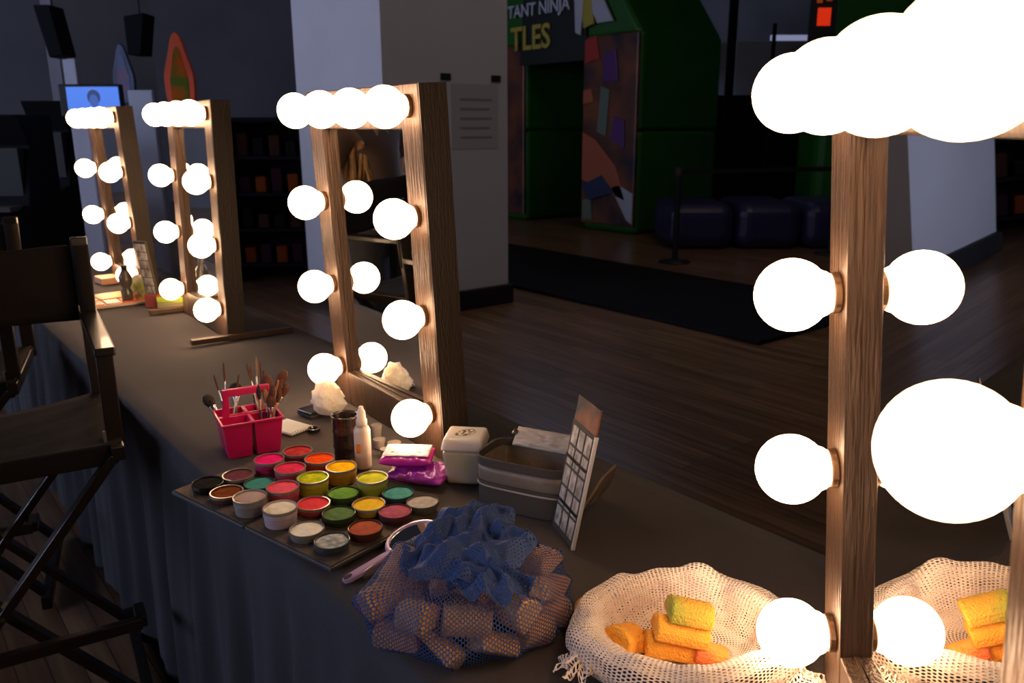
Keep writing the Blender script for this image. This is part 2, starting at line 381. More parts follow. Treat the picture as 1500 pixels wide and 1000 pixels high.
JARS = [(304,706,'black',0,'black','at the far left corner of the board'),(349,695,'mauve',0,'dull mauve','beside the black jar'),(436,660,'crimson',1,'dark crimson','at the back near the pink caddy'),
 (394,672,'magenta',1,'bright magenta','just in front of the pink caddy'),(425,685,'rose',1,'rose red','between the magenta and yellow-green jars'),(468,671,'orange',1,'orange red','in the back row'),
 (500,683,'yellow',1,'deep yellow','in front of the spray bottle'),(332,720,'brown',0,'brown','beside the black jar near the table edge'),(380,707,'teal',0,'pale teal','behind the plain pink jar'),
 (458,699,'lime',1,'yellow with green streaks','in the middle of the board'),(414,713,'pink',1,'plain light pink','left of centre'),(545,699,'lime2',1,'lime green and yellow','beside the purple wipes'),
 (366,727,'grey',1,'greyish white with a pink smear','on the near edge'),(503,721,'green',0,'leaf green','in the middle'),(583,721,'teal2',0,'dark rimmed teal','near the blue net bag'),
 (619,734,'whitegrey',0,'flat greyish white','half hidden by the blue net bag'),(410,743,'cream',1,'cream in a tall lilac cup','on the near edge'),(459,737,'coral',0,'coral pink','beside the tall cream jar'),
 (540,738,'amber',0,'amber yellow','between the leaf green and plum jars'),(496,751,'sage',0,'sage green','in front of the leaf green jar'),(579,748,'plum',0,'plum pink','right side near the hand mirror'),
 (449,774,'white',0,'flat white','near the near corner'),(535,772,'terra',0,'terracotta with a crack','near the hand mirror'),(486,791,'blueg',0,'blue grey and white','at the nearest corner of the board')]
M['jar_rim'] = mat('jar_rim', (.55,.48,.42), .12, trans=.5)
DARKRIM = {'green','teal2','sage','plum','white','terra','blueg','black','whitegrey','teal'}
for (u, v, cn, tall, word, where) in JARS:
    h = .031 if tall else .0155; R = .0295
    p = at(u, v, TZ+HT+h); c = C[cn]
    t = thing('paint_jar', 'round jar of %s face paint %s' % (word, where), 'paint jar', (p.x, p.y, TZ+HT), random.random()*6, 'face paint jars on the board')
    lum = sum(c)/3
    sc = tuple(min(1, x*.62+.03) for x in c) if cn not in DARKRIM else tuple(x*.25+.015 for x in c)
    if cn == 'cream': sc = (.60,.48,.52)
    mj = mat('jar_'+cn, sc, .3, coat=.2, spec=.3, col2=tuple(x*.8 for x in sc), scale=60)
    c2 = tuple(min(1, x*1.35+.004) for x in c)
    if cn == 'lime': c2 = (.28,.50,.02)
    if cn == 'lime2': c2 = (.85,.80,.05)
    if cn == 'blueg': c2 = (.72,.70,.66)
    if cn == 'crimson': c2 = (.62,.07,.07)
    if cn == 'grey': c2 = (.62,.38,.38)
    mp_ = mat('paint_'+cn, c, .8, col2=c2, scale=90, bump=.35, bscale=70, spec=.04, contrast=.55)
    b = B(); lathe(b, [(0,0),(R-.004,0),(R-.002,.002),(R-.001,h*.55),(R,h*.6),(R,h),(R-.0009,h+.0005),(R-.0017,h),(R-.0019,h-.0035),(0,h-.0035)], 40); obj('cup', b, mj, t)
    b = B(); ph = random.random()*9
    rr = [(0,.0006),(.008,.0009),(.016,.0004),(.022,-.0004),(R-.002,-.0012)]
    vs = lathe(b, rr, 32, T(0,0,h-.0012))
    for v_ in vs: v_.co.z += .0012*N((v_.co.x*60, v_.co.y*60, ph))
    obj('paint', b, mp_, t, smooth=True)
    if cn not in DARKRIM:
        b = B(); lathe(b, [(R-.001,h-.004),(R+.0008,h-.004),(R+.0008,h+.001),(R-.0012,h+.001),(R-.0012,h-.002)], 40); obj('clear_rim', b, M['jar_rim'], t)
# ================================================================== CADDY WITH BRUSHES
cx, cy = 1.700, -.612; crot = -.17
cad = thing('brush_caddy', 'hot pink plastic caddy with a handle, full of makeup brushes', 'caddy', (cx, cy, TZ), crot)
CW, CDp, CH = .055, .062, .078
for sx in (-1, 1):
    for sy in (-1, 1):
        b = B()
        lo = (sx*.006 if sx > 0 else -CW+.008, CW-.008 if sx > 0 else -.006, sy*.006 if sy > 0 else -CDp+.008, CDp-.008 if sy > 0 else -.006)
        hi = (sx*.003 if sx > 0 else -CW, CW if sx > 0 else -.003, sy*.003 if sy > 0 else -CDp, CDp if sy > 0 else -.003)
        vs = hull_box(b, lo, hi, 0, CH)
        top = [f for f in b.faces if all(v.co.z > CH-.001 for v in f.verts)]; bmesh.ops.delete(b, geom=top, context='FACES')
        obj('compartment', b, M['pink'], cad, solid=.002)
b = B()
ro = .004
for (x0,x1,y0,y1) in ((-CW-ro,CW+ro,-CDp-ro,-CDp+.001),(-CW-ro,CW+ro,CDp-.001,CDp+ro),(-CW-ro,-CW+.001,-CDp,CDp),(CW-.001,CW+ro,-CDp,CDp),(-.004,.004,-CDp,CDp),(-CW,CW,-.004,.004)):
    box(b, x0, x1, y0, y1, CH-.003, CH+.0015)
obj('rim', b, M['pink'], cad, bevel=.001)
b = B()
for s in (-1, 1): hull_box(b, (-.004,.004, s*.046-.008, s*.046+.008), (-.004,.004, s*.042-.006, s*.042+.006), CH-.002, CH+.054)
box(b, -.005, .005, -.050, .050, CH+.046, CH+.062)
box(b, -.002, .002, -.046, .046, CH-.03, CH+.006)
obj('handle', b, M['pink'], cad, bevel=.003)
def brush(base, tip, kind, lab, hl=.62):
    base, tip = Vector(base), Vector(tip); d = tip-base; L = d.length
    t = thing('makeup_brush', lab, 'brush', base, 0, 'makeup brushes standing in the pink caddy'); t.rotation_euler = align(d).to_euler()
    hm, fm, bmt, r, w = kind
    b = B(); lathe(b, [(0,0),(r*.5,.001),(r*.9,L*.15),(r,L*.4),(r*.7,L*hl),(0,L*hl)], 12); obj('brush_handle', b, M[hm], t, smooth=True)
    b = B(); lathe(b, [(r*.72,L*hl-.004),(r*.75,L*hl),(w*.62,L*(hl+.13)),(w*.6,L*(hl+.14)),(0,L*(hl+.14))], 12); obj('ferrule', b, M[fm], t, smooth=True)
    z0 = L*(hl+.13)
    b = B(); lathe(b, [(w*.55,z0),(w*.95,z0+(L-z0)*.35),(w,z0+(L-z0)*.6),(w*.7,z0+(L-z0)*.88),(w*.2,L),(0,L)], 14, sy=.6); obj('bristles', b, M[bmt], t, smooth=True)
K = dict(fine=('handle_black','steel','bristle_brown',.0022,.0025), finew=('handle_white','steel','bristle_brown',.0022,.0025), finer=('handle_red','steel','bristle_tan',.0024,.003),
         mid=('handle_black','steel','bristle_tan',.003,.006), midc=('handle_wood','copper','bristle_brown',.0035,.008), big=('handle_wood','copper','bristle_brown',.005,.0145),
         bigb=('handle_black','steel','bristle_brown',.0045,.012), blk=('handle_black','copper','bristle_black',.003,.005), kab=('handle_black','steel','bristle_black',.006,.015))
BR = [(327,530,'finew',1,1,.008,'fine pearl brush leaning left'),(313,548,'fine',1,1,.02,'thin dark brush leaning far left'),(361,531,'finew',1,-1,.0,'thin pale brush behind the handle'),(366,536,'fine',1,-1,.0,'dark fine brush behind the handle'),
      (375,522,'finer',1,-1,.0,'tallest brush, with red tipped pale handle'),(381,528,'finew',1,-1,.01,'pearl brush beside the tallest one'),(386,541,'finew',1,-1,.0,'short pearl brush on the right of the handle'),(378,563,'blk',-1,-1,.0,'black brush with an orange band in front of the handle'),
      (392,548,'big',1,-1,.0,'large soft brush with brown bristles'),(417,541,'big',1,-1,.02,'fluffy rust red brush leaning right'),(400,563,'midc',-1,-1,.0,'brown brush with copper collar'),(404,568,'mid',-1,-1,.01,'tan tipped brush near the front'),
      (411,570,'midc',-1,-1,.02,'brown wooden brush on the right'),(397,578,'bigb',-1,-1,.0,'blunt brown brush low in the front cup'),(422,562,'bigb',1,-1,.02,'dark round brush at the far right'),(408,556,'mid',1,-1,.0,'tan brush standing upright'),
      (388,569,'mid',-1,-1,.0,'short tan brush in the front cup'),(345,560,'kab',1,1,-.01,'stout black brush behind the handle'),(383,552,'finew',1,-1,.0,'pearl brush behind the black one'),(413,556,'midc',1,-1,.01,'copper collared brush among the soft ones'),(395,570,'mid',-1,-1,.0,'short tan brush beside the black one'),(407,548,'fine',1,-1,.01,'fine dark brush between the fluffy ones'),(350,548,'finew',1,1,.0,'pale thin brush left of the handle top'),(301,578,'kab',1,1,.04,'fat black brush drooping over the left side')]
cm = T(cx, cy, TZ) @ Rz(crot)
for i, (u, v, k, sx, sy, dd, lab) in enumerate(BR):
    base = cm @ Vector((sx*.026+.009*math.sin(i*2.3), sy*.030+.009*math.cos(i*1.7), .006))
    bd = (base-CAM).dot(FW)
    tip = far(u, v, bd + (.01 if sx > 0 else -.01) + (.02 if u > 410 else 0))
    brush(base, tip, K[k], lab)
# ================================================================== SMALL THINGS AROUND MIRROR TWO
p = at(508, 671); R = .0275
t = thing('water_cup', 'smoky brown cup of dirty rinse water beside the spray bottle', 'cup', p)
b = B(); lathe(b, [(0,0),(R*.9,0),(R*.95,.004),(R*.93,.028),(R*1.0,.031),(R*.95,.034),(R*.95,.062),(R*1.0,.065),(R*.97,.068),(R*1.0,.094),(R*1.06,.098),(R*1.0,.1),(R*.94,.096),(R*.9,.06),(R*.88,.006),(0,.006)], 40); obj('cup_wall', b, M['smoke'], t, smooth=True)
b = B(); lathe(b, [(0,.007),(R*.86,.007),(R*.87,.06),(0,.06)], 32); obj('water', b, M['dirty_water'], t)
p = at(533, 684)
t = thing('spray_bottle', 'milky white spray bottle standing in front of the smoky cup', 'bottle', p)
r = .0172; b = B(); lathe(b, [(0,0),(r-.002,0),(r,.003),(r,.082),(r-.003,.09),(.009,.094),(0,.094)], 32); obj('body', b, M['white_plastic'], t, smooth=True)
b = B(); lathe(b, [(0,.092),(.0115,.092),(.0115,.105),(.0095,.108),(.0082,.124),(.006,.127),(.0045,.134),(0,.135)], 24); obj('nozzle_cap', b, M['white_plastic'], t, smooth=True)
b = B(); box(b, -.0015, .0015, -.0045, .0045, .038, .058, Rz(YAW) @ T(-r-.0002, .006, 0)); obj('sticker', b, M['copper'], t)
# notebook, box, lid
p = at(424, 627); t = thing('notepad', 'small white spiral notepad lying behind the pink caddy', 'notepad', p, .3)
obj('pages', bx(-.045, .045, -.032, .032, 0, .006), M['tissue'], t, bevel=.001)
b = B()
for k in range(9): tube(b, [(-.047, -.028+.007*k, .001), (-.049, -.028+.007*k, .006), (-.044, -.028+.007*k, .0085), (-.041, -.028+.007*k, .006)], .0008, 6)
obj('spiral', b, M['steel'], t)
p = at(457, 606); t = thing('compact_case', 'small black square compact lying behind the smoky cup', 'compact', p, .2)
obj('base', bx(-.028, .028, -.024, .024, 0, .007), M['case_dark'], t, bevel=.0015); obj('lid', bx(-.028, .028, -.024, .024, .0075, .014), M['handle_black'], t, bevel=.002)
p = at(460, 631); b = B(); lathe(b, [(0,.001),(.011,.001),(.011,.004),(.0125,.008),(.0145,.008),(.0145,0),(0,0)], 32)
tag(obj('jar_lid', b, M['handle_black'], loc=p), 'little round black lid lying upside down on the cloth', 'lid')
# crumpled tissue against the left post of the mirror
p = at(485, 607); b = B(); bmesh.ops.create_icosphere(b, subdivisions=5, radius=1)
for v in b.verts:
    c = v.co.copy(); z = (c.z+1)/2
    w = 1 + .30*N(c, 2.2, 3) + .10*abs(N(c, 4, 1))*2 + .13*math.sin(5*math.atan2(c.y,c.x)+5*z)*(1-z)
    rad = .038*(1-.30*z)
    v.co = Vector((c.x*rad*w + .02*z, c.y*rad*1.1*w + .005*z, z*.085*(1+.12*N(c, 3, 8))))
tag(obj('tissue', b, M['tissue'], loc=p), 'crumpled white tissue glowing under the lowest bulb behind the smoky cup', 'tissue')
# small clear pots
for (u, v, rr, hh, w) in ((556,655,.013,.020,'lying nearest the spray bottle'),(566,667,.012,.016,'in front of the others'),(578,656,.014,.014,'touching the wipes packet'),(552,640,.012,.03,'standing behind the others')):
    p = at(u, v); b = B(); lathe(b, [(0,0),(rr*.85,0),(rr,hh*.7),(rr*1.08,hh*.72),(rr*1.08,hh),(0,hh*1.02)], 24)
    tag(obj('sample_pot', b, M['jar_rim'], loc=p), 'tiny clear pot %s' % w, 'pot', 'tiny pots beside the wipes')
# wipes
def pillow(lx, ly, h, seed, crinkle=.003):
    b = B(); n1, n2 = 40, 28; g = {}
    for s in (0, 1):
        for i in range(n1+1):
            for j in range(n2+1):
                a, c = i/n1*2-1, j/n2*2-1
                if s and (i in (0, n1) or j in (0, n2)): g[s,i,j] = g[0,i,j]; continue
                prof = ((1-abs(a)**4)*(1-abs(c)**3))**.5
                z = h/2 + (h/2*prof if s else -h/2*prof)
                if s: z += crinkle*N((a*4, c*4, seed))*prof + crinkle*.6*abs(N((a*9, c*9, seed+3)))*prof
                g[s,i,j] = b.verts.new((a*lx/2, c*ly/2, z))
        for i in range(n1):
            for j in range(n2): b.faces.new((g[s,i,j], g[s,i+1,j], g[s,i+1,j+1], g[s,i,j+1]))
    return b
p1 = at(612, 706)
yaw2 = -2.55
t = thing('wipes_packet', 'crinkled purple wipes packet, lower one of the two, lying on the cloth', 'wipes', (p1.x+.012, p1.y-.015, TZ), yaw2, 'packets of wipes')
obj('wrapper', pillow(.122, .088, .026, 1, .010), M['wipe_purple'], t, smooth=True)
t = thing('wipes_packet', 'pink wipes packet with a white top lying on the purple one', 'wipes', (p1.x+.045, p1.y-.006, TZ+.0275), yaw2+.25, 'packets of wipes')
w = obj('wrapper', pillow(.105, .082, .026, 5, .003), M['wipe_pink'], t, smooth=True)
pt = pillow(.094, .064, .005, 9, .002); obj('white_flap', pt, M['foil_white'], t, smooth=True, loc=(0, 0, .0225))
obj('sticker', bx(-.010, .009, .0412, .0425, .006, .020), M['paper'], t)
M['wipe_side'] = M['wipe_purple']
# lidded container
p = at(683, 700); t = thing('storage_tub', 'frosted plastic tub with a lid and black oval label, beside the mirror', 'tub', (p.x, p.y, TZ), -.80)
b = B(); a = .034; c = .041
hull_box(b, (-a,a,-a,a), (-c,c,-c,c), 0, .072); obj('tub', b, mat('frosted_tub', (.62,.50,.40), .35, col2=(.50,.46,.26), scale=28, trans=.12), t, bevel=.008, seg=4)
b = B(); hull_box(b, (-.044,.044,-.044,.044), (-.038,.038,-.038,.038), .0725, .098); obj('lid', b, M['white_plastic'], t, bevel=.006, seg=4)
b = B(); lathe(b, [(0,.0975),(.0001,.099),(.023,.099),(.023,.0978)], 40, sx=1.0, sy=.62, mtx=Rz(-.9)); obj('oval_label', b, M['oval_label'], t)
# open cosmetics case
pA, pB_ = at(693, 738), at(826, 768)
ax = (pB_-pA); LC = ax.length; rot = math.atan2(ax.y, ax.x)
case = thing('cosmetics_case', 'open grey striped nylon case standing behind the blue net bag', 'bag', (pA.x, pA.y, TZ), rot)
# local x along the front (to the right in view), +y = away from the viewer
def case_outline(n=64, L=LC, D=.115):
    pts = []
    for k in range(n):
        a = 2*PI*k/n; c, s = math.cos(a), math.sin(a); e = .42
        pts.append((L/2 + L/2*math.copysign(abs(c)**e, c), D/2 + D/2*math.copysign(abs(s)**e, s)))
    return pts
ol = case_outline()
def wall_strip(b, z0, z1, off, amp=0, inset=0, seed=0):
    rows = []
    for z in (z0, (z0*2+z1)/3, (z0+2*z1)/3, z1):
        row = []
        for k, (x, y) in enumerate(ol):
            dx, dy = x-LC/2, y-.0575; q = 1 + off/math.hypot(dx, dy) + amp*N((x*30, y*30, z*20+seed))
            row.append(b.verts.new((LC/2+dx*q, .0575+dy*q, z)))
        rows.append(row)
    for a, c_ in zip(rows, rows[1:]):
        for k in range(len(ol)): b.faces.new((a[k], a[(k+1) % len(ol)], c_[(k+1) % len(ol)], c_[k]))
HC = .098
b = B(); wall_strip(b, .0, .046, -.001); prism(b, [(x*.98+.001, y*.98+.001) for x, y in ol], 0, .003); obj('lower_body', b, M['case_dark'], case, solid=.002)
b = B(); wall_strip(b, .046, .082, .0, .01); obj('wall_band', b, M['case_grey'], case, smooth=True, solid=.0025)
for z in (.042, .050): 
    b = B(); wall_strip(b, z, z+.003, .002); obj('piping', b, M['case_pale'] if z < .045 else M['case_dark'], case, solid=.002)
b = B(); wall_strip(b, .082, HC, .001); obj('rim_band', b, M['case_dark'], case, solid=.004)
b = B(); wall_strip(b, .01, .083, -.006, .09, seed=4); prism(b, [((x-LC/2)*.93+LC/2, (y-.0575)*.9+.0575) for x, y in ol], .01, .012); obj('lining', b, M['case_silver'], case, smooth=False)
b = B(); mtl = T(LC*.56, .115, HC) @ Rx(-.5)
pil = pillow(LC*.78, .042, .012, 3, .005); bmesh.ops.transform(pil, matrix=T(LC*.58, .112, HC+.004) @ Rx(.75), verts=pil.verts); obj('folded_lid', pil, M['case_pale'], case, smooth=True); b.free()
b = B(); tube(b, [(LC*.17,.112,HC+.012),(LC*.2,.108,HC+.018)], .005, 10); obj('zip_pull', b, M['zip'], case)
# strap loops at its right end
b = B(); pts = []
for k in range(21):
    a = k/20*PI; pts.append((LC+.012+.055*math.sin(a), .04+.03*math.cos(a), .015+.085*math.sin(a)**2 if k < 10 else .015+.085*math.sin(a)**1.5))
prevr = None
for (x, y, z) in pts:
    row = [b.verts.new((x, y-.024, z)), b.verts.new((x+.006, y+.020, z+.006))]
    if prevr: b.faces.new((prevr[0], prevr[1], row[1], row[0]))
    prevr = row
obj('strap', b, mat('brown_strap', (.13,.09,.065), .7, col2=(.17,.12,.085), scale=30), case, solid=.004)
# swatch stand
q0, q1 = at(838, 803), at(812, 795)
pal = thing('swatch_stand', 'upright clear stand with pale swatch cards beside the blue net bag', 'display', (q0.x, q0.y, TZ))
e1 = far(838, 803, (q0-CAM).dot(FW)); 
def panel_pt(s, t_):                             # s 0..1 across (0 right), t_ height in metres
    base = q0.lerp(Vector((q0.x+.080, q0.y-.030, TZ)), s)
    lean = Vector((-.020, -.030, 0))*(t_/.2)
    return base + lean + Vector((0,0,t_)) - Vector((q0.x, q0.y, TZ))
def quad_slab(s0, s1, t0, t1, th, off=0):
    b = B(); vs = []
    nrm = (panel_pt(1,0)-panel_pt(0,0)).cross(panel_pt(0,.2)-panel_pt(0,0)).normalized()
    if nrm.dot(CAM-q0) < 0: nrm = -nrm
    for o_ in (off, off+th):
        for s, t_ in ((s0,t0),(s1,t0),(s1,t1),(s0,t1)): vs.append(b.verts.new(panel_pt(s, t_) + nrm*o_))
    for f in ((3,2,1,0),(4,5,6,7),(0,1,5,4),(1,2,6,5),(2,3,7,6),(3,0,4,7)): b.faces.new([vs[i] for i in f])
    return b
obj('clear_panel', quad_slab(-.05, 1.05, 0, .20, .002), M['case_dark'], pal)
for k in range(3):
    for j in range(5):
        obj('swatch_card', quad_slab(.04+k*.33, .30+k*.33, .012+j*.037, .044+j*.037, .0012, .0022), M['swatch'], pal)
for k in range(2):
    obj('divider', quad_slab(.0, 1.0, .055+.08*k, .060+.08*k, .002, .0036), M['handle_black'], pal)
obj('edge_strip', quad_slab(-.09, -.04, 0, .20, .006, -.002), M['white_plastic'], pal)
obj('picture_panel', quad_slab(-.05, 1.0, .201, .245, .003), M['orange_print'], pal)
# ================================================================== HAND MIRROR
h0 = at(503, 852); h1 = at(578, 815, TZ+.012); hc = at(606, 788, TZ+.030)
hm = thing('hand_mirror', 'lilac handled hand mirror resting on the corner of the paint board', 'hand mirror', (hc.x, hc.y, hc.z), 0)
hd = (h0-hc); hd.normalize(); 
mrot = align(Vector((0.03, 0.07, 1)))
dirl = hd; side = dirl.cross(Vector((0,0,1))).normalized(); nrm = side.cross(dirl).normalized()
if nrm.z < 0: nrm = -nrm
tow = (CAM-hc).normalized() + (Vector((1.411, -.857, TZ+.098))-hc).normalized()   # the glass tips towards the lowest bulb
tow = tow.normalized()*.30 + Vector((0,0,1)); nrm = (tow - dirl*tow.dot(dirl)).normalized(); side = nrm.cross(dirl)
HMm = Matrix((dirl, side, nrm)).transposed().to_4x4()
b = B(); lathe(b, [(.036,-.003),(.042,-.004),(.044,0),(.042,.004),(.037,.004),(.036,.0015)], 48, HMm, sx=1.15); obj('rim', b, M['lilac'], hm, smooth=True)
b = B(); lathe(b, [(0,-.003),(.037,-.003)], 48, HMm, sx=1.15); obj('back', b, M['purple_edge'], hm)
b = B(); lathe(b, [(0,.001),(.0375,.001),(.0375,.002),(0,.002)][::1], 48, HMm, sx=1.15); obj('glass', b, M['mirror'], hm)
L_ = (h0-hc).length
b = B(); sec = [(.046,.007),(.062,.009),(.085,.0095),(L_*.8,.0115),(L_*.93,.0105),(L_,.005)]
rows = []
for x, w in sec: rows.append([b.verts.new(HMm @ Vector((x, s*w, z))) for s, z in ((-1,-.003),(-.7,.004),(.7,.004),(1,-.003))])
for a, c_ in zip(rows, rows[1:]):
    for k in range(4): b.faces.new((a[k], a[(k+1) % 4], c_[(k+1) % 4], c_[k]))
b.faces.new(rows[0]); b.faces.new(rows[-1][::-1])
obj('handle', b, M['lilac'], hm, bevel=.002)
b = B(); lathe(b, [(0,0),(.004,0),(.004,.0012),(0,.0012)], 20, HMm @ T(L_*.93, 0, .004), sx=1.8); obj('hang_hole', b, M['black'], hm)
# ================================================================== SPONGES
def sponge_mesh(L, Wd, Hh):
    b = B(); poly = []
    n = 9
    for k in range(n+1):
        a = PI*k/n; poly.append((Wd/2*math.cos(a), Hh*.28 + Hh*.72*math.sin(a)))
    poly += [(-Wd/2, 0), (Wd/2, 0)]
    prism(b, poly, -L/2, L/2)
    bmesh.ops.translate(b, verts=b.verts, vec=(0, -Hh/2, 0)); return b
def settle(pts, radii, inside, it=260):
    pts = [Vector(p) for p in pts]
    for _ in range(it):
        for i in range(len(pts)):
            for j in range(i):
                d = pts[i]-pts[j]; L = d.length or 1e-4; m_ = radii[i]+radii[j]
                if L < m_: k = (m_-L)/L*.5; pts[i] += d*k; pts[j] -= d*k
            pts[i] = inside(pts[i])
    return pts
# --- blue bag
BC = Vector((.868, -.604, TZ)); BA = math.radians(51)       # long axis direction
bA, bB_, bH = .128, .110, .110
def bag_r(th, ph, seed=0):
    """shell point of the blue bag: th around, ph 0 (bottom) .. 1 (top)"""
    a = ph*PI; c = Vector((math.sin(a)*math.cos(th), math.sin(a)*math.sin(th), -math.cos(a)))
    w = 1 + .10*N(c, 1.6, 2+seed) + .07*N(c, 3.4, 5+seed) + .02*math.sin(th*9+ph*5)
    z = (c.z+1)/2
    x, y = c.x*bA*w, c.y*bB_*w
    k = 1.20 if z < .3 else 1.20 - .22*(z-.3)
    zz = bH*z**1.15
    return Vector((x*k, y*k, max(.0015, zz*(1+.16*N(c, 2.5, 9)))))
RB = T(*BC) @ Rz(BA)
bag = thing('net_bag', 'blue net bag bulging with tan sponges, bunched up on top', 'net bag', BC, BA)
def grid_shell(fn, nu, nv, v0=0, v1=1, scaleuv=(.9, .33), closed=True):
    b = B(); uvl = b.loops.layers.uv.new('UVMap'); rows = []
    for j in range(nv+1): rows.append([b.verts.new(fn(2*PI*i/nu, v0+(v1-v0)*j/nv)) for i in range(nu)])
    for j in range(nv):
        for i in range(nu):
            i2 = (i+1) % nu
            f = b.faces.new((rows[j][i], rows[j][i2], rows[j+1][i2], rows[j+1][i]))
            for l, (a_, c_) in zip(f.loops, ((i,j),(i+1,j),(i+1,j+1),(i,j+1))): l[uvl].uv = (a_/nu*scaleuv[0], c_/nv*scaleuv[1])
    return b
# bunched cloth on top: ruffled sheets with soft folds
def ruffle(cxy, rx, ry, z0, hgt, seed, rot=0, k=4):
    def fn(th, r):
        c = Vector((math.cos(th)*r, math.sin(th)*r, seed))
        fold = .014*math.sin(k*th + 3.2*N(c, 1.4, seed) + 4*r)*r*(1.3-r) + .022*N(c, 2.4, seed+1) + .003*N(c, 5, seed+2)
        z = z0 + hgt*(1-r**2.4) + fold
        rr = 1 + .10*math.sin(k*th+seed) + .12*N(c, 2, seed+4)
        p = Rz(rot) @ Vector((rx*r*rr*math.cos(th), ry*r*rr*math.sin(th), 0))
        return Vector((cxy[0]+p.x, cxy[1]+p.y, max(.02, z)))
    return grid_shell(fn, 150, 44, .02, 1, ((rx+ry)*PI, (rx+ry)*.5))
for (u, v, z_, rx, ry, hg, sd, rt, k) in ((690,805,.130,.080,.060,.022,1,.3,4), (655,775,.125,.060,.045,.034,2,1.1,3), (690,755,.135,.062,.045,.026,5,.5,3), (715,838,.122,.062,.040,.018,6,2.6,5), (628,805,.105,.050,.035,.022,7,.9,3), (738,785,.125,.050,.045,.020,3,2.0,4)):
    q = RB.inverted() @ at(u, v, TZ+z_)
    obj('gathered_net', ruffle((q.x, q.y), rx, ry, z_-hg*.6, hg, sd, rt, k), M['net_blue_dense'], bag, smooth=True)
# sponges inside
SD = [(.055,.042,.026), (.048,.040,.030), (.060,.038,.024)]
SM = []
for k, d in enumerate(SD):
    me = sponge_mesh(*d); bmesh.ops.recalc_face_normals(me, faces=me.faces); m_ = bpy.data.meshes.new('sponge'); me.to_mesh(m_); me.free(); m_.materials.append(M['sponge_tan']); SM.append(m_)
pts = []
for (u, v, z_) in ((580,845,.075),(552,878,.06),(566,925,.04),(603,885,.075),(634,905,.065),(648,950,.035),(709,862,.10),(722,885,.08),(690,929,.05),(715,957,.035),(786,927,.035),(776,858,.08),(795,806,.09),(816,806,.06),(752,748,.115),(823,850,.045),(816,887,.035),(650,836,.09),(700,800,.09),(640,790,.07)):
    pts.append(tuple(RB.inverted() @ at(u, v, TZ+z_)))
ns = 27
random.seed(11)
for k in range(ns-len(pts)):
    th = random.random()*2*PI; r = .6*random.random()**.5
    pts.append((math.cos(th)*bA*r, math.sin(th)*bB_*r, .03+.01*random.random()))
def inside(p):
    q = Vector((p.x/(bA*1.0), p.y/(bB_*1.0), 0)); L = q.length
    zmax = max(.04, .118*(1-.45*L*L)); 
    if L > .98: p.x *= .98/L; p.y *= .98/L
    p.z = min(max(p.z, .027), zmax); return p
pts = settle(pts, [.0262]*ns, inside); SPO = []
for k, p in enumerate(pts):
    o = bpy.data.objects.new('sponge', SM[k % 3]); link(o); SPO.append(o); o.location = RB @ p
    o.rotation_euler = (PI/2+random.uniform(-.55,.55), random.uniform(-.7,.7), random.uniform(0,6.3)); o.scale = (1.13,1.13,1.08)
    tag(o, 'tan half-round sponge packed inside the blue net bag', 'sponge', 'sponges inside the blue net bag')
    md = o.modifiers.new('bevel', 'BEVEL'); md.width = .003; md.segments = 2; md.limit_method = 'ANGLE'
from mathutils.bvhtree import BVHTree
hb = B(); sb_ = B(); RBi = RB.inverted()
for o in SPO:
    mw = RBi @ (Matrix.Translation(o.location) @ o.rotation_euler.to_matrix().to_4x4() @ Matrix.Diagonal((*o.scale, 1)))
    vs = [sb_.verts.new(mw @ v.co) for v in o.data.vertices]
    for p in o.data.polygons: sb_.faces.new([vs[i] for i in p.vertices])
    for v in vs: hb.verts.new(v.co)
bmesh.ops.convex_hull(hb, input=hb.verts); HT_ = BVHTree.FromBMesh(hb); ST_ = BVHTree.FromBMesh(sb_); hb.free(); sb_.free()
cen = Vector((0,0,.045)); NU, NV = 150, 76
def ddir(i, j):
    a_ = (.02+.96*j/NV)*PI; th = 2*PI*i/NU
    return Vector((math.sin(a_)*math.cos(th), math.sin(a_)*math.sin(th), -math.cos(a_))).normalized()
RR = []; DS = []
for j in range(NV+1):
    r1, r2 = [], []
    for i in range(NU):
        d = ddir(i, j); h = HT_.ray_cast(cen, d)[0]; h = (h-cen).length if h else .08
        s = ST_.ray_cast(cen+d*.4, -d)[0]; s = (s-cen).length if s and (s-cen).dot(d) > 0 else 0
        r1.append(h*(.965+.015*math.sin(i*.5+j*.2)) + .002); r2.append(s+.0035)
    RR.append(r1); DS.append(r2)
for it in range(3):                             # relax, but stay outside every sponge
    NRR = [[(RR[max(j-1,0)][i]+RR[min(j+1,NV)][i]+RR[j][(i+1)%NU]+RR[j][i-1])/4 for i in range(NU)] for j in range(NV+1)]
    RR = [[max(NRR[j][i], DS[j][i]) for i in range(NU)] for j in range(NV+1)]
def taut(th, ph):
    j = min(NV, max(0, round((ph-.02)/.96*NV))); i = round(th/(2*PI)*NU) % NU
    p = cen + ddir(i, j)*RR[j][i]; p.z = max(p.z, .0012); return p
b = grid_shell(taut, NU, NV, .02, .98, (1.0, .36))
obj('net', b, M['net_blue'], bag, smooth=True)
# --- white bag
WC = Vector((.600, -.775, TZ)); WR = math.radians(-35)
wbag = thing('net_bag', 'white net bag lying open with a few orange sponges showing', 'net bag', WC, WR)
wA, wB = .150, .098                              # local x across the view
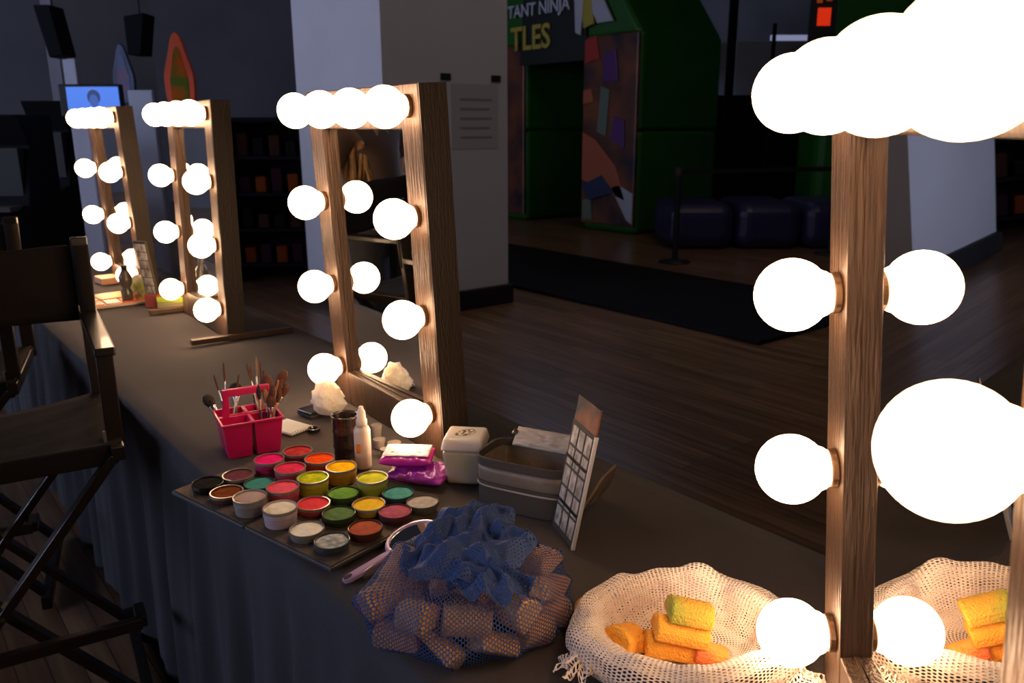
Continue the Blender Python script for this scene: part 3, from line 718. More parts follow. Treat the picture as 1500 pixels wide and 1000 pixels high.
# local frame: x to the right in view = direction (-.62,-.78); use rotation
WROT = math.atan2(-.78, -.62); wbag.rotation_euler = (0,0,WROT)
def wfn(th, s):
    # s 0..1 from outer bottom, up the outside, over the rolled rim and down the inside to the floor of the bag
    prof = [(.80,.0),(1.0,.012),(1.06,.035),(1.03,.062),(.95,.078),(.86,.080),(.79,.072),(.74,.058),(.69,.040),(.62,.024),(.48,.012),(.25,.006),(.02,.005)]
    f = s*(len(prof)-1); i = min(int(f), len(prof)-2); f -= i
    r = prof[i][0]*(1-f)+prof[i+1][0]*f; z = prof[i][1]*(1-f)+prof[i+1][1]*f
    c = Vector((math.cos(th), math.sin(th), s*2))
    edge = 1 if .1 < s < .75 else .4
    r *= 1 + edge*(.05*N(c, 2, 1) + .012*math.sin(th*9+s*7+2*N(c,1,3))*min(1, s*3) + .03*N(c, 5, 2))
    z = z*(1 + .22*N(c, 1.6, 6)) + edge*.0022*math.sin(th*13+s*9+3*N(c,2,2)) * (1 if z > .02 else 0)
    z *= 1 + .25*max(0, -math.sin(th))*0
    # front (towards viewer, +y local negative?) slumps lower
    y = wB*r*math.sin(th); x = wA*r*math.cos(th)
    z *= (.86 + .20*(-math.sin(th)*FRONT))
    return Vector((x, y, max(.0012, z)))
FRONT = -1
b = grid_shell(wfn, 170, 66, 0, 1, (.80, .36)); obj('net', b, M['net_white'], wbag, smooth=True)
# second inner layer, offset
b = grid_shell(lambda t_, s: Vector((wfn(t_+.3, .25+s*.6).x*.955, wfn(t_+.3, .25+s*.6).y*.955, max(.002, wfn(t_+.3, .25+s*.6).z*.93))), 150, 50, 0, 1, (.77, .24)); obj('net_inner_layer', b, M['net_white'], wbag, smooth=True)
# frayed, tied end of the white net on its left and a loose corner on its right
def tuft(cx_, cy_, cz_, rx, ry, rz_, sd, dirv):
    def fn(th, s):
        c = Vector((math.cos(th)*s, math.sin(th)*s, sd))
        rr = .25 + .75*s; q = 1 + .3*math.sin(th*8+sd+s*4) + .2*N(c, 4, sd)
        return Vector((cx_ + rx*rr*q*math.cos(th) + dirv[0]*s, cy_ + ry*rr*q*math.sin(th) + dirv[1]*s, max(.001, cz_ + rz_*(1-s*.8)*(1+.4*N(c, 6, sd)) + .004*math.sin(th*13))))
    return grid_shell(fn, 80, 16, .02, 1, (.22, .05))
obj('frayed_end', tuft(-.135, -.035, .014, .026, .024, .026, 3, (-.012, -.006)), M['net_white'], wbag, smooth=True)
obj('loose_corner', tuft(.118, -.055, .004, .034, .030, .020, 6, (.012, -.012)), M['net_white'], wbag, smooth=True)
WS = [(1011,893,.078,'sponge_stained',.1,(.058,.044,.026),'half-round sponge stained green, topmost in the white net bag'),
      (998,921,.054,'sponge_orange',.1,(.072,.042,.026),'long orange sponge under the green stained one in the white net bag'),
      (983,943,.031,'sponge_orange',-.15,(.072,.040,.026),'yellow orange sponge lying below the long orange one in the white net bag'),
      (915,931,.036,'sponge_orange',.9,(.050,.046,.030),'orange half-round sponge alone at the left of the white net bag'),
      (944,940,.022,'sponge_orange',1.4,(.045,.040,.024),'small orange sponge between the left one and the stack in the white net bag'),
      (1040,955,.024,'sponge_red',.5,(.045,.034,.024),'reddish orange sponge at the foot of the stack in the white net bag'),
      (868,885,.040,'sponge_orange',1.2,(.050,.040,.026),'orange sponge showing through the left side of the white net bag')]
for (u, v, z, mk, a, d, lab) in WS:
    m_ = sponge_mesh(*d); o = obj('sponge', m_, M[mk], None, bevel=.0035, seg=3)
    o.location = at(u, v, TZ+z); base = Matrix((RT, Vector((0,0,1)), -RT.cross(Vector((0,0,1))))).transposed()
    rr = Matrix.Rotation(WROT, 4, 'Z') @ Matrix.Rotation(a if abs(a) > .8 else .0, 4, 'Z') @ Matrix.Rotation(.22+a*.2, 4, 'Y') @ Ry(PI/2) @ Rz(PI/2)
    o.rotation_euler = rr.to_euler()
    tag(o, lab, 'sponge', 'sponges in the white net bag')
# ================================================================== CLUTTER AT THE FAR MIRRORS
def ubox(name, lab, cat, u, v, lx, ly, h, m, rz=0, z=TZ, group=None, bevel=.003):
    p = at(u, v, z); o = obj(name, bx(-lx/2, lx/2, -ly/2, ly/2, 0, h), m, None, bevel=bevel); o.location = p; o.rotation_euler = (0,0,rz)
    return tag(o, lab, cat, group)
def cm_(n, c, r=.4, **k): return mat(n, c, r, **k)
p = at(176, 442); t = thing('paint_tray', 'flat open tray of orange, red and white face paint cakes by the farthest mirror', 'paint tray', p, 0)
obj('case', bx(-.10, .10, -.12, .14, 0, .012), cm_('pale_case', (.62,.42,.30)), t, bevel=.002)
for k, (c, n) in enumerate((((.8,.35,.08),'amber cake'),((.9,.12,.02),'red cake'),((.75,.6,.48),'pale cake'),((.85,.3,.1),'orange cake'),((.8,.65,.5),'cream cake'),((.75,.25,.12),'rust cake'),((.85,.45,.2),'peach cake'),((.6,.4,.3),'tan cake'))):
    o = obj('paint_cake', bx(-.09+.094*(k//4), -.01+.094*(k//4), -.11+.062*(k%4), -.055+.062*(k%4), .0121, .017), cm_('cake%d' % k, c), t, bevel=.001); o['label'] = n
ubox('paint_tray', 'closed amber palette lying behind the bright paint tray', 'paint tray', 163, 439, .13, .12, .02, cm_('amber_case', (.55,.30,.08)), .1)
ubox('paint_tray', 'glowing pale orange box under the lowest bulb of the farthest mirror', 'box', 158, 414, .11, .08, .03, cm_('peach_case', (.85,.45,.25)), .05)
p = at(188, 445); t = thing('spray_bottle', 'dark bottle with a bulbous middle standing before the farthest mirror', 'bottle', p)
b = B(); lathe(b, [(0,0),(.020,0),(.022,.05),(.014,.065),(.024,.085),(.026,.11),(.016,.13),(.011,.14),(0,.14)], 24); obj('body', b, cm_('dark_bottle', (.10,.08,.06), .2), t, smooth=True)
b = B(); lathe(b, [(0,.14),(.012,.14),(.013,.158),(0,.16)], 20); obj('cap', b, M['handle_black'], t)
p = at(206, 440); b = B(); bmesh.ops.create_icosphere(b, subdivisions=4, radius=1)
for v in b.verts:
    c = v.co.copy(); z = (c.z+1)/2; w = 1+.25*N(c, 2.5, 2)+.15*N(c, 6, 3); v.co = Vector((c.x*.035*w, c.y*.035*w, z*.11))
o = tag(obj('plastic_bag', b, cm_('pale_green_bag', (.62,.52,.36), .5, col2=(.30,.50,.02), scale=14, contrast=.3), loc=p), 'crumpled pale bag with lime green bottom beside the far swatch stand', 'bag')
p = at(228, 450); t = thing('swatch_stand', 'tall swatch stand with red base left of the third mirror from the viewer', 'display', p, YAW-PI/2-.5)
b = bx(-.030, .030, -.004, .004, 0, .27); o1 = obj('clear_panel', b, M['case_dark'], t); o1.rotation_euler = (.15,0,.1)
for k in range(3):
    for j in range(6): o = obj('swatch_card', bx(-.026+.018*k, -.011+.018*k, -.0065, -.0045, .06+.034*j, .09+.034*j), M['swatch'], t); o.rotation_euler = (.15,0,.1)
o = obj('red_base', bx(-.032, .032, -.02, .02, 0, .055), cm_('red_base', (.42,.07,.035)), t, bevel=.002); o.rotation_euler = (0,0,.1)
t = thing('makeup_box', 'lime green box lying under the lowest left bulb of the third mirror', 'box', at(256, 452), YAW-PI/2)
obj('box', bx(-.055, .055, -.03, .05, 0, .03), cm_('olive_box', (.28,.24,.12)), t, bevel=.002); obj('lid', bx(-.055, .055, -.03, .05, .0305, .052), cm_('lime_lid', (.38,.48,.05)), t, bevel=.002)
for k, (u, v, w) in enumerate(((204,420,'leaning left'),(212,418,'leaning right'))):
    p = at(u, v); d = Vector((.2*(1 if k else -1)*-.6, .1, 1)); q = p + d*.10
    b = B(); tube(b, [p+Vector((0,0,.004)), q], .005, 8); tag(obj('makeup_pencil', b, M['handle_white']), 'pale makeup pencil %s behind the crumpled pale bag' % w, 'pencil')
# ================================================================== DIRECTOR'S CHAIRS
def make_chair():
    t = thing('director_chair', 'x', 'chair')
    # origin on the floor; y = width, +x = towards the sitter's front
    W = .275; SZ = .72; wood = M['chair_wood']
    for s in (-1, 1):
        b = B(); bar(b, (-.23, s*W, SZ-.03), (-.25, s*W, SZ+.43), .022, .040, Vector((0,1,0))); obj('back_post', b, wood, t, bevel=.003)
        b = B(); box(b, -.235, .22, s*W-.022, s*W+.022, SZ+.215, SZ+.235); obj('armrest', b, wood, t, bevel=.004)
        b = B(); bar(b, (.17, s*W, SZ-.01), (.17, s*W, SZ+.215), .022, .036, Vector((0,1,0))); obj('arm_post', b, wood, t, bevel=.003)
        b = B(); box(b, -.25, .23, s*W-.014, s*W+.014, SZ-.03, SZ+.005); obj('seat_rail', b, wood, t, bevel=.003)
        b = B(); box(b, -.25, .25, s*W-.014, s*W+.014, .012, .05); obj('floor_rail', b, wood, t, bevel=.003)
        b = B(); box(b, .175, .19, s*W-.024, s*W-.018, SZ-.03, SZ+.03); obj('hinge', b, M['chair_metal'], t)
        b = B(); box(b, -.246, -.232, s*W-.022, s*W-.013, SZ+.20, SZ+.25); obj('hinge', b, M['chair_metal'], t)
    for x in (-.19, .20):
        for s in (-1, 1):
            b = B(); bar(b, (x+.012*s, -s*W*.97, .04), (x+.012*s, s*W*.97, SZ-.02), .020, .036, Vector((1,0,0))); obj('leg', b, wood, t, bevel=.002)
        b = B(); lathe(b, [(0,-.03),(.006,-.03),(.006,.03),(0,.03)], 12, T(x, 0, (SZ+.02)/2) @ Ry(PI/2)); obj('pivot', b, M['chair_metal'], t)
    b = B(); box(b, .26, .28, -W, W, .28, .31)
    for s in (-1, 1): box(b, .20, .27, s*W-.012, s*W+.012, .28, .31)
    obj('footrest', b, wood, t, bevel=.003)
    b = B(); g = []
    for i in range(15):
        row = []
        for j in range(11):
            y = -W+2*W*j/10; x = -.24+.44*i/14
            row.append(b.verts.new((x, y*1.03, SZ+.008-.030*(1-(y/W)**2)+.002*math.sin(i*1.9+j))))
        g.append(row)
    for i in range(14):
        for j in range(10): b.faces.new((g[i][j], g[i+1][j], g[i+1][j+1], g[i][j+1]))
    b2 = b; obj('seat', b2, M['chair_canvas'], t, smooth=True, solid=.004)
    b = B(); box(b, .185, .205, -W, W, SZ-.045, SZ+.006); obj('seat_valance', b, M['chair_canvas'], t, bevel=.004)
    b = B(); g = []
    for i in range(13):
        row = []
        for j in range(8):
            y = -W+2*W*i/12; z = SZ+.205+.20*j/7
            row.append(b.verts.new((-.262-.0*j-.02*(1-(y/W)**2), y*1.05, z+.003*math.sin(i*1.3)*(j/7))))
        g.append(row)
    for i in range(12):
        for j in range(7): b.faces.new((g[i][j], g[i+1][j], g[i+1][j+1], g[i][j+1]))
    obj('backrest', b, M['chair_canvas'], t, smooth=True, solid=.006)
    for s in (-1, 1): b = B(); lathe(b, [(.018,SZ+.20),(.021,SZ+.20),(.021,SZ+.41),(.018,SZ+.41)], 16, T(-.243, s*W, 0), sx=1.1); obj('canvas_sleeve', b, M['chair_canvas'], t)
    return t
ch = make_chair(); ch.location = (2.195, -.150, 0); ch.rotation_euler = (0,0,PI-.14)
tag(ch, 'dark canvas director chair in the left foreground beside the tablecloth', 'chair', 'tall director chairs along the table')
c2 = copy_tree(ch); c2.location = (2.92, -.07, 0); c2.rotation_euler = (0,0,PI-.25); c2['label'] = 'dark canvas director chair standing behind the foreground one'
# ================================================================== BACKGROUND
def bgm(u0, v0, u1, v1, d, yaw=None, name=None):
    """rectangle seen at distance d, turned to face yaw; returns centre, width, height"""
    a, b_ = far((u0+u1)/2, (v0+v1)/2, d), None
    sc = d/FPX
    return a, (u1-u0)*sc, (v1-v0)*sc
def slab(name, lab, cat, u0, v0, u1, v1, d, th, m, tilt=0, group=None, parent=None, bevel=.01, dyaw=0, up=0):
    a, w, h = bgm(u0, v0, u1, v1, d)
    o = obj(name, bx(-th/2, th/2, -w/2, w/2, -h/2, h/2), m, None, bevel=bevel)
    o.rotation_euler = (tilt, up, YAW+dyaw + 0); o.location = a
    if lab: tag(o, lab, cat, group)
    return o
dk = M['black']
M['speaker'] = cm_('speaker_black', (.006,.006,.009), .7, spec=.1)
# hanging loudspeakers with brackets up to the ceiling
for (u0,v0,u1,v1,d,tl,lab) in ((64,12,98,84,8.5,.22,'black loudspeaker hanging at the upper left'),(192,20,222,80,8.5,-.22,'slanted black loudspeaker hanging before the dark wall column')):
    a, w, h = bgm(u0,v0,u1,v1,d)
    t = thing('hanging_speaker', lab, 'speaker', a, YAW, 'hanging loudspeakers')
    b = B(); prism(b, [(-w/2,-h/2),(w/2*.3,-h/2),(w/2,h/2*.9),(-w/2,h/2*.75)] if tl < 0 else [(-w/2*.2,-h/2),(w/2,-h/2*.9),(w/2*.4,h/2),(-w/2,h/2)], -.14, .14, Matrix.Rotation(PI/2, 4, 'Z') @ Matrix.Rotation(PI/2, 4, 'X'))
    bmesh.ops.transform(b, matrix=Matrix.Scale(-1, 4, Vector((0,1,0))), verts=b.verts)
    obj('cabinet', b, M['speaker'], t, bevel=.01)
    b = B(); tube(b, [(0,0,h*.4),(0,0,H-a.z)], .012); obj('hanging_rod', b, dk, t)
# square column between the speakers
cA = far(150, 100, 10.5)
struct('wall_column', bx(cA.x-.35, cA.x+.35, cA.y-.55, cA.y+.55, 0, H), M['wall_dark'])
# surfboards
def board(lab, u0, v0, u1, v1, d, m, m2):
    a, w, h = bgm(u0,v0,u1,v1,d); t = thing('surfboard', lab, 'surfboard', (a.x, a.y, a.z-h/2), YAW)
    poly = [(w/2*math.sin(PI*k/12)**.75*(1 if k < 12 else 1), -0) for k in range(1)]
    pts = []
    n = 24
    for k in range(n+1):
        f = k/n; r = w/2*min(1, (1-f)**.45*1.35)*(.80+.2*math.sin(PI*min(1,f*1.3))); pts.append((r, f*h))
    poly = pts + [(-x, y) for x, y in reversed(pts[:-1])]
    b = B(); prism(b, poly, -.03, .03, Matrix.Rotation(PI/2, 4, 'Z') @ Matrix.Rotation(PI/2, 4, 'X')); obj('board', b, m, t, bevel=.008)
    b = B(); prism(b, [(x*.6, y*.78+.04) for x, y in poly], -.036, -.031, Matrix.Rotation(PI/2, 4, 'Z') @ Matrix.Rotation(PI/2, 4, 'X')); obj('printed_art', b, m2, t)
    return t, a, h
M['print1'] = cm_('orange_board_art', (.12,.16,.02), .8, col2=(.75,.09,.01), scale=4, contrast=.3, spec=.1)
M['print2'] = cm_('blue_board_art', (.03,.08,.28), col2=(.28,.06,.10), scale=3, contrast=.3)
board('tall orange surfboard with a printed pattern on the far wall', 241, 50, 285, 165, 9.5, cm_('orange_board', (.85,.09,.01), .6), M['print1'])
board('dark blue surfboard partly behind the television', 166, 66, 197, 150, 9.6, cm_('blue_board', (.02,.05,.17)), M['print2'])
# television on a pale column
a, w, h = bgm(99, 128, 175, 166, 6.5)
tv = thing('television', 'television with a bright blue picture of a head above the farthest mirror', 'television', a, YAW+PI)
tv.rotation_euler = (0, .0, YAW+PI)
obj('housing', bx(-.07, .0, -w*.56-.04, w*.53, -h*.6, h*.60), dk, tv, bevel=.01)
M['screen'] = mat('lit_screen', (.02,.04,.1), .3, emit=(.055,.19,.80), estr=.95)
M['screen_dark'] = mat('screen_dark', (.01,.02,.06), .3, emit=(.004,.02,.12), estr=.8)
M['screen_mid'] = mat('screen_mid', (.01,.02,.06), .3, emit=(.03,.10,.45), estr=.8)
obj('screen', bx(.001, .006, -w*.5, w*.5, -h*.5, h*.5), M['screen'], tv)
b = B(); lathe(b, [(0,0),(h*.25,0),(h*.25,.002),(0,.002)], 24, T(.007, w*.02, h*.12) @ Ry(PI/2), sx=1.1); obj('picture_hair', b, M['screen_dark'], tv)
b = B(); lathe(b, [(0,0),(h*.17,0),(h*.17,.002),(0,.002)], 24, T(.0095, w*.02, -h*.02) @ Ry(PI/2), sx=1.4); obj('picture_face', b, M['screen_mid'], tv)
b = B(); box(b, -.05, .0, -.04, .04, -a.z, -h*.6); obj('stand_pole', b, dk, tv)
b = B(); box(b, -.25, .2, -.3, .3, -a.z, -a.z+.03); obj('stand_base', b, dk, tv)
# pale boards behind the mirrors
M['pale_board'] = cm_('pale_board', (.55,.58,.70), .7)
def standing(name, lab, cat, u0, u1, vtop, d, th, m, dyaw=0, group=None, tilt=0, bevel=.01):
    a = far((u0+u1)/2, vtop, d); w = (u1-u0)*d/FPX
    o = obj(name, bx(-th/2, th/2, -w/2, w/2, 0, a.z), m, None, bevel=bevel); o.location = (a.x, a.y, 0); o.rotation_euler = (tilt,0,YAW+dyaw)
    return tag(o, lab, cat, group)
standing('display_board', 'pale board standing between the two farthest mirrors', 'board', 188, 224, 132, 7.4, .05, M['pale_board'])
standing('display_board', 'bluish pale board seen left of the farthest mirror', 'board', 103, 130, 162, 6.2, .05, M['pale_board'], tilt=.0)
standing('display_board', 'narrow pale board above the television at the far left', 'board', 92, 111, 86, 9.2, .05, M['pale_board'])
# dark game cabinets at the far left
GC = [(-60, 38, 168, 6.2,'black game cabinet at the left edge of the room'), (40, 97, 148, 7.2,'black game cabinet left of the television')]
for (u0,u1,vt,d,lab) in GC:
    a = far((u0+u1)/2, vt, d); w = (u1-u0)*d/FPX
    t = thing('game_cabinet', lab, 'game cabinet', (a.x, a.y, 0), YAW+PI, 'dark game cabinets')
    b = B(); prism(b, [(-.35,0),(.35,0),(.35,a.z*.5),(.12,a.z*.56),(.0,a.z*.85),(.12,a.z),(-.35,a.z)], -w/2, w/2, Rx(PI/2)); obj('cabinet', b, M['speaker'], t, bevel=.01)
    b = B(); box(b, .01, .1, -w*.4, w*.4, a.z*.58, a.z*.84); obj('monitor', b, dk, t)
    b = B(); box(b, .13, .3, -w*.4, w*.4, a.z*.54, a.z*.55+.02); obj('control_panel', b, M['case_dark'], t)
# shelf with orange goods
a = far(392, 172, 7.6); w = 100*7.6/FPX
sh = thing('display_shelf', 'black shelf rack with dim orange goods left of the pillar', 'shelf', (a.x, a.y, 0), YAW+PI)
b = B(); box(b, -.25, .2, -w/2-.02, -w/2, 0, a.z); box(b, -.25, .2, w/2, w/2+.02, 0, a.z); box(b, -.27, -.25, -w/2, w/2, 0, a.z); box(b, -.25, .2, -w/2, w/2, a.z-.04, a.z); obj('case', b, M['speaker'], sh)
for k in range(4): obj('shelf_board', bx(-.25, .18, -w/2, w/2, .15+.33*k, .18+.33*k), M['speaker'], sh)
random.seed(3)
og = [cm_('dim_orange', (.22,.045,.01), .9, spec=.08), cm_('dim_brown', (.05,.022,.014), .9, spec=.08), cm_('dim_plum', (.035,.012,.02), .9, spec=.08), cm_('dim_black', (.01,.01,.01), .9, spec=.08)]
k = 0
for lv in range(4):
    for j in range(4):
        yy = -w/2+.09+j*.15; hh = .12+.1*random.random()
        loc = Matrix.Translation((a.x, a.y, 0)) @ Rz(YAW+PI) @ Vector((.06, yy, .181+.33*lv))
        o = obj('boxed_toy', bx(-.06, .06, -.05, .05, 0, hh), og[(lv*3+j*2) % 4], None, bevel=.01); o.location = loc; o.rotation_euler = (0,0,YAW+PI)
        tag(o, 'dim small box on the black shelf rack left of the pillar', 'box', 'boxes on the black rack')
# ---- inflatable arch
M['inflat_green'] = cm_('green_vinyl', (.014,.12,.009), .4, col2=(.010,.085,.007), scale=1.2, bump=.2, bscale=2)
M['inflat_dark'] = cm_('dark_vinyl', (.010,.014,.012), .4)
M['inflat_art'] = cm_('printed_vinyl', (.02,.012,.02), .4, col2=(.20,.06,.02), scale=1.6, contrast=.3)
E0 = at(930, 345, 0)                          # near corner of the right hand leg
AX, AY = E0.x, E0.y
LEGW, OPEN, DEPTH, AH = 1.05, 1.25, 1.65, 3.15
arch = thing('inflatable_arch', 'large green inflatable arch with a dark printed front, beyond the black mat', 'inflatable', (AX, AY, 0))
SPAN = LEGW*2+OPEN
def cushion(b, x0,x1,y0,y1,z0,z1, r=.09):
    vs = box(b, x0,x1,y0,y1,z0,z1)
b = B(); cushion(b, 0, LEGW, -DEPTH, 0, 0, 1.38); obj('leg_lower', b, M['inflat_green'], arch, bevel=.09, seg=5)
b = B(); cushion(b, -.0, LEGW, -DEPTH, 0, 1.36, 2.62); obj('leg_upper', b, M['inflat_green'], arch, bevel=.07, seg=5)
b = B(); cushion(b, SPAN-LEGW, SPAN, -DEPTH, 0, 0, 1.38); obj('leg_lower', b, M['inflat_green'], arch, bevel=.09, seg=5)
b = B(); cushion(b, SPAN-LEGW, SPAN, -DEPTH, 0, 1.36, 2.62); obj('leg_upper', b, M['inflat_green'], arch, bevel=.07, seg=5)
b = B(); prism(b, [(0,2.58),(LEGW,2.58),(LEGW+.05,2.35),(SPAN-LEGW-.05,2.35),(SPAN-LEGW,2.58),(SPAN,2.58),(SPAN-.85,3.75),(.85,3.75)], 0, DEPTH, Rx(PI/2)); obj('top_beam', b, M['inflat_green'], arch, bevel=.06, seg=4)
for s, x in ((0, .02), (1, SPAN-LEGW+.02)):
    obj('front_panel', bx(x, x+LEGW-.04, -.02, .035, .1, 2.6), M['inflat_art'], arch, bevel=.02)
b = B(); prism(b, [(LEGW-.1,2.3),(SPAN-LEGW+.1,2.3),(SPAN-LEGW,3.5),(LEGW,3.5)], -.04, .02, Rx(PI/2)); obj('sign_panel', b, M['inflat_dark'], arch)
# coloured shapes on the front of the near leg
def blob(name, pts, m, parent, y=.04):
    b = B(); prism(b, pts, -y-.02, -y+.01, Rx(PI/2)); return obj(name, b, m, parent, bevel=.006)
V = dict(or_=cm_('vinyl_orange', (.42,.10,.04)), pu=cm_('vinyl_purple', (.10,.025,.16)), wh=cm_('vinyl_white', (.45,.45,.52)), gr=cm_('vinyl_sage', (.13,.17,.12)), re=cm_('vinyl_red', (.40,.03,.02)), ye=cm_('vinyl_yellow', (.42,.32,.05)), bl=cm_('vinyl_navy', (.02,.03,.08)))
blob('printed_shape', [(.15,.45),(1.0,.70),(1.0,1.35),(.75,1.25),(.35,.9)], V['or_'], arch)
blob('printed_shape', [(.02,.15),(.12,.2),(.42,.62),(.30,.66),(.02,.55)], V['wh'], arch)
blob('printed_shape', [(.35,.55),(.85,.42),(1.0,.62),(.6,.78)], V['bl'], arch, .05)
blob('printed_shape', [(.55,1.30),(.72,1.35),(.66,1.95),(.50,1.9)], V['gr'], arch)
blob('printed_shape', [(.20,1.15),(.45,1.25),(.40,1.55),(.22,1.5)], V['pu'], arch)
blob('printed_shape', [(.35,2.0),(.62,2.0),(.62,2.35),(.4,2.4)], V['pu'], arch)
blob('printed_shape', [(.70,2.30),(.98,2.25),(.98,2.55),(.78,2.6)], V['re'], arch)
blob('printed_shape', [(.80,1.75),(1.0,1.72),(1.0,1.9),(.85,1.92)], V['or_'], arch)
blob('printed_shape', [(.78,.15),(.98,.15),(.98,.42),(.82,.45)], V['gr'], arch)
blob('printed_shape', [(.80,2.75),(1.0,2.7),(1.1,3.3),(.9,3.2)], V['ye'], arch, .06)
blob('printed_shape', [(1.05,2.62),(1.15,2.66),(1.18,3.1),(1.0,3.15)], V['wh'], arch, .07)
blob('printed_shape', [(.45,2.75),(.75,2.75),(1.1,3.3),(.85,3.35)], V['wh'], arch, .05)
def text(parent, name, body, size, loc, rot, m, ext=.01, sx=1):
    cu = bpy.data.curves.new(name, 'FONT'); cu.body = body; cu.size = size; cu.extrude = ext; cu.offset = size*.02; cu.resolution_u = 3
    tmp = bpy.data.objects.new('tmp', cu); COL.objects.link(tmp)
    bpy.context.view_layer.update()
    me = bpy.data.meshes.new_from_object(tmp.evaluated_get(bpy.context.evaluated_depsgraph_get()))
    bpy.data.objects.remove(tmp); me.materials.append(m)
    o = bpy.data.objects.new(name, me); link(o, parent); o.location = loc; o.rotation_euler = rot; o.scale = (sx,1,1); return o
# words read from the +y side: text x axis runs towards -x
text(arch, 'lettering', 'TANT NINJA', .24, (SPAN-LEGW+.35, .065, 2.98), (PI/2, 0, PI), V['wh'], sx=1.0)
text(arch, 'lettering', 'TLES', .46, (SPAN-LEGW+.28, .065, 2.52), (PI/2, .0, PI), V['ye'], sx=.95)
# pale wall boards seen through and beside the arch
M['pale_wall'] = cm_('pale_blue_wall', (.50,.55,.72), .8)
def wallpanel(lab, u0, v0, u1, v1, d, m, name='wall_panel', cat='panel'):
    return slab(name, lab, cat, u0, v0, u1, v1, d, .08, m)
a1 = far(800, 138, 14.5)
standing('partition', 'pale partition seen through the opening of the green arch', 'partition', 745, 868, 92, 17.5, .1, M['pale_wall'])
standing('partition', 'pale partition right of the green arch', 'partition', 1030, 1072, 62, 13.5, .1, M['pale_wall'])
standing('partition', 'wide pale partition behind the metal post', 'partition', 1078, 1195, 60, 14.2, .1, M['pale_wall'])
pw = slab('lit_window', 'small bright window strip above the wide partition', 'window', 1128, 52, 1188, 76, 14.6, .05, mat('far_daylight', (.5,.5,.6), .5, emit=(.35,.38,.62), estr=.55))
# dark counters along the back
standing('counter', 'black counter before the partition seen through the arch', 'counter', 740, 880, 180, 15.8, .6, M['speaker'])
standing('counter', 'long black counter right of the green arch', 'counter', 1036, 1260, 140, 13.2, .6, M['speaker'])
standing('metal_post', 'thin black post in front of the wide pale partition', 'post', 1071, 1083, -20, 12.0, .09, M['speaker'])
standing('metal_post', 'short black post above the far left bulbs of the nearest mirror', 'post', 1133, 1138, 34, 12.0, .06, M['speaker'])
# stanchions with belts
def stanchion(u, v, lab, first=None):
    p = at(u, v, 0); t = thing('stanchion', lab, 'stanchion', (p.x, p.y, 0), 0, 'queue stanchions')
    b = B(); lathe(b, [(0,0),(.17,0),(.17,.012),(.06,.03),(.03,.05),(0,.05)], 28); obj('base', b, dk, t, smooth=True)
    b = B(); lathe(b, [(0,.03),(.032,.03),(.032,.93),(0,.93)], 20); obj('post', b, dk, t)
    b = B(); lathe(b, [(0,.92),(.04,.92),(.04,1.0),(0,1.0)], 20); obj('belt_head', b, M['case_dark'], t)
    return p
s1 = stanchion(988, 384, 'black queue stanchion standing before the green arch')
s2 = stanchion(1215, 372, 'black queue stanchion partly behind the nearest mirror')
b = B(); dv = (s2-s1).normalized()*.043; bar(b, (s1.x+dv.x, s1.y+dv.y, .96), (s2.x-dv.x, s2.y-dv.y, .96), .004, .05, Vector((0,0,1)))
tag(obj('queue_belt', b, dk), 'black belt stretched between the two queue stanchions', 'belt')
# purple inflatable and more dark things on the right
M['purple_vinyl'] = cm_('purple_vinyl', (.022,.018,.06), .4, col2=(.03,.025,.09), scale=2)
pc = at(1125, 366, 0); t = thing('bounce_pad', 'low dark purple inflatable pad behind the queue stanchions', 'inflatable', (pc.x, pc.y, 0), YAW)
for k in range(3): obj('cushion', bx(.0, 1.2, -1.2+.8*k, -.42+.8*k, 0, .55), M['purple_vinyl'], t, bevel=.16, seg=5)
t2 = standing('inflatable_tower', 'dark green inflatable tower behind the nearest mirror', 'inflatable', 1204, 1330, -60, 11.4, .9, M['inflat_green'], bevel=.12)
a, w, h = bgm(1190, 5, 1222, 65, 9.3)
sg = thing('prize_sign', 'hanging black sign with small glowing red squares behind the nearest mirror', 'sign', a, YAW+PI)
obj('board', bx(-.05, .0, -w*.6, w*.6, -h*.7, h*.6), dk, sg)
M['led'] = mat('red_led', (.3,.02,.01), .4, emit=(.75,.03,.005), estr=.75); M['led2'] = mat('dim_led', (.3,.05,.01), .4, emit=(.30,.04,.005), estr=.5)
obj('lit_square', bx(.001, .01, -w*.30, w*.30, -.02, .17), M['led'], sg)
for y_, z_, m_ in ((-w*.38, -.28, 'led2'), (w*.02, -.28, 'led2'), (-w*.38, .22, 'led2'), (w*.05, .24, 'led2')): obj('lit_square', bx(.001, .01, y_, y_+w*.25, z_, z_+.11), M[m_], sg)
b = B(); tube(b, [(-.02,0,h*.5),(-.02,0,H-a.z)], .01); obj('hanging_rod', b, dk, sg)
# ================================================================== PERSON (mostly seen in the second mirror)
M['skin'] = cm_('skin', (.55,.30,.20), .5); M['hair'] = cm_('blond_hair', (.52,.32,.13), .45, col2=(.22,.12,.05), scale=30, stretch=(6,6,.5), bump=.6)
M['shirt'] = cm_('dark_shirt', (.07,.045,.04), .85, col2=(.09,.06,.05), scale=9); M['jeans'] = cm_('dark_trousers', (.03,.035,.05), .9)
per = thing('person', 'person with long blond hair in a dark top, standing left of the table', 'person', (3.58, .06, 0), -.3)
def skin(name, joints, edges_, m, parent, sub=2):
    me = bpy.data.meshes.new(name); me.from_pydata([j[0] for j in joints], edges_, []); o = bpy.data.objects.new(name, me); link(o, parent); me.materials.append(m)
    md = o.modifiers.new('skin', 'SKIN'); md.use_smooth_shade = True
    for v, j in zip(me.skin_vertices[0].data, joints): v.radius = j[1] if isinstance(j[1], tuple) else (j[1], j[1])
    me.skin_vertices[0].data[0].use_root = True
    s = o.modifiers.new('sub', 'SUBSURF'); s.levels = sub; s.render_levels = sub; return o
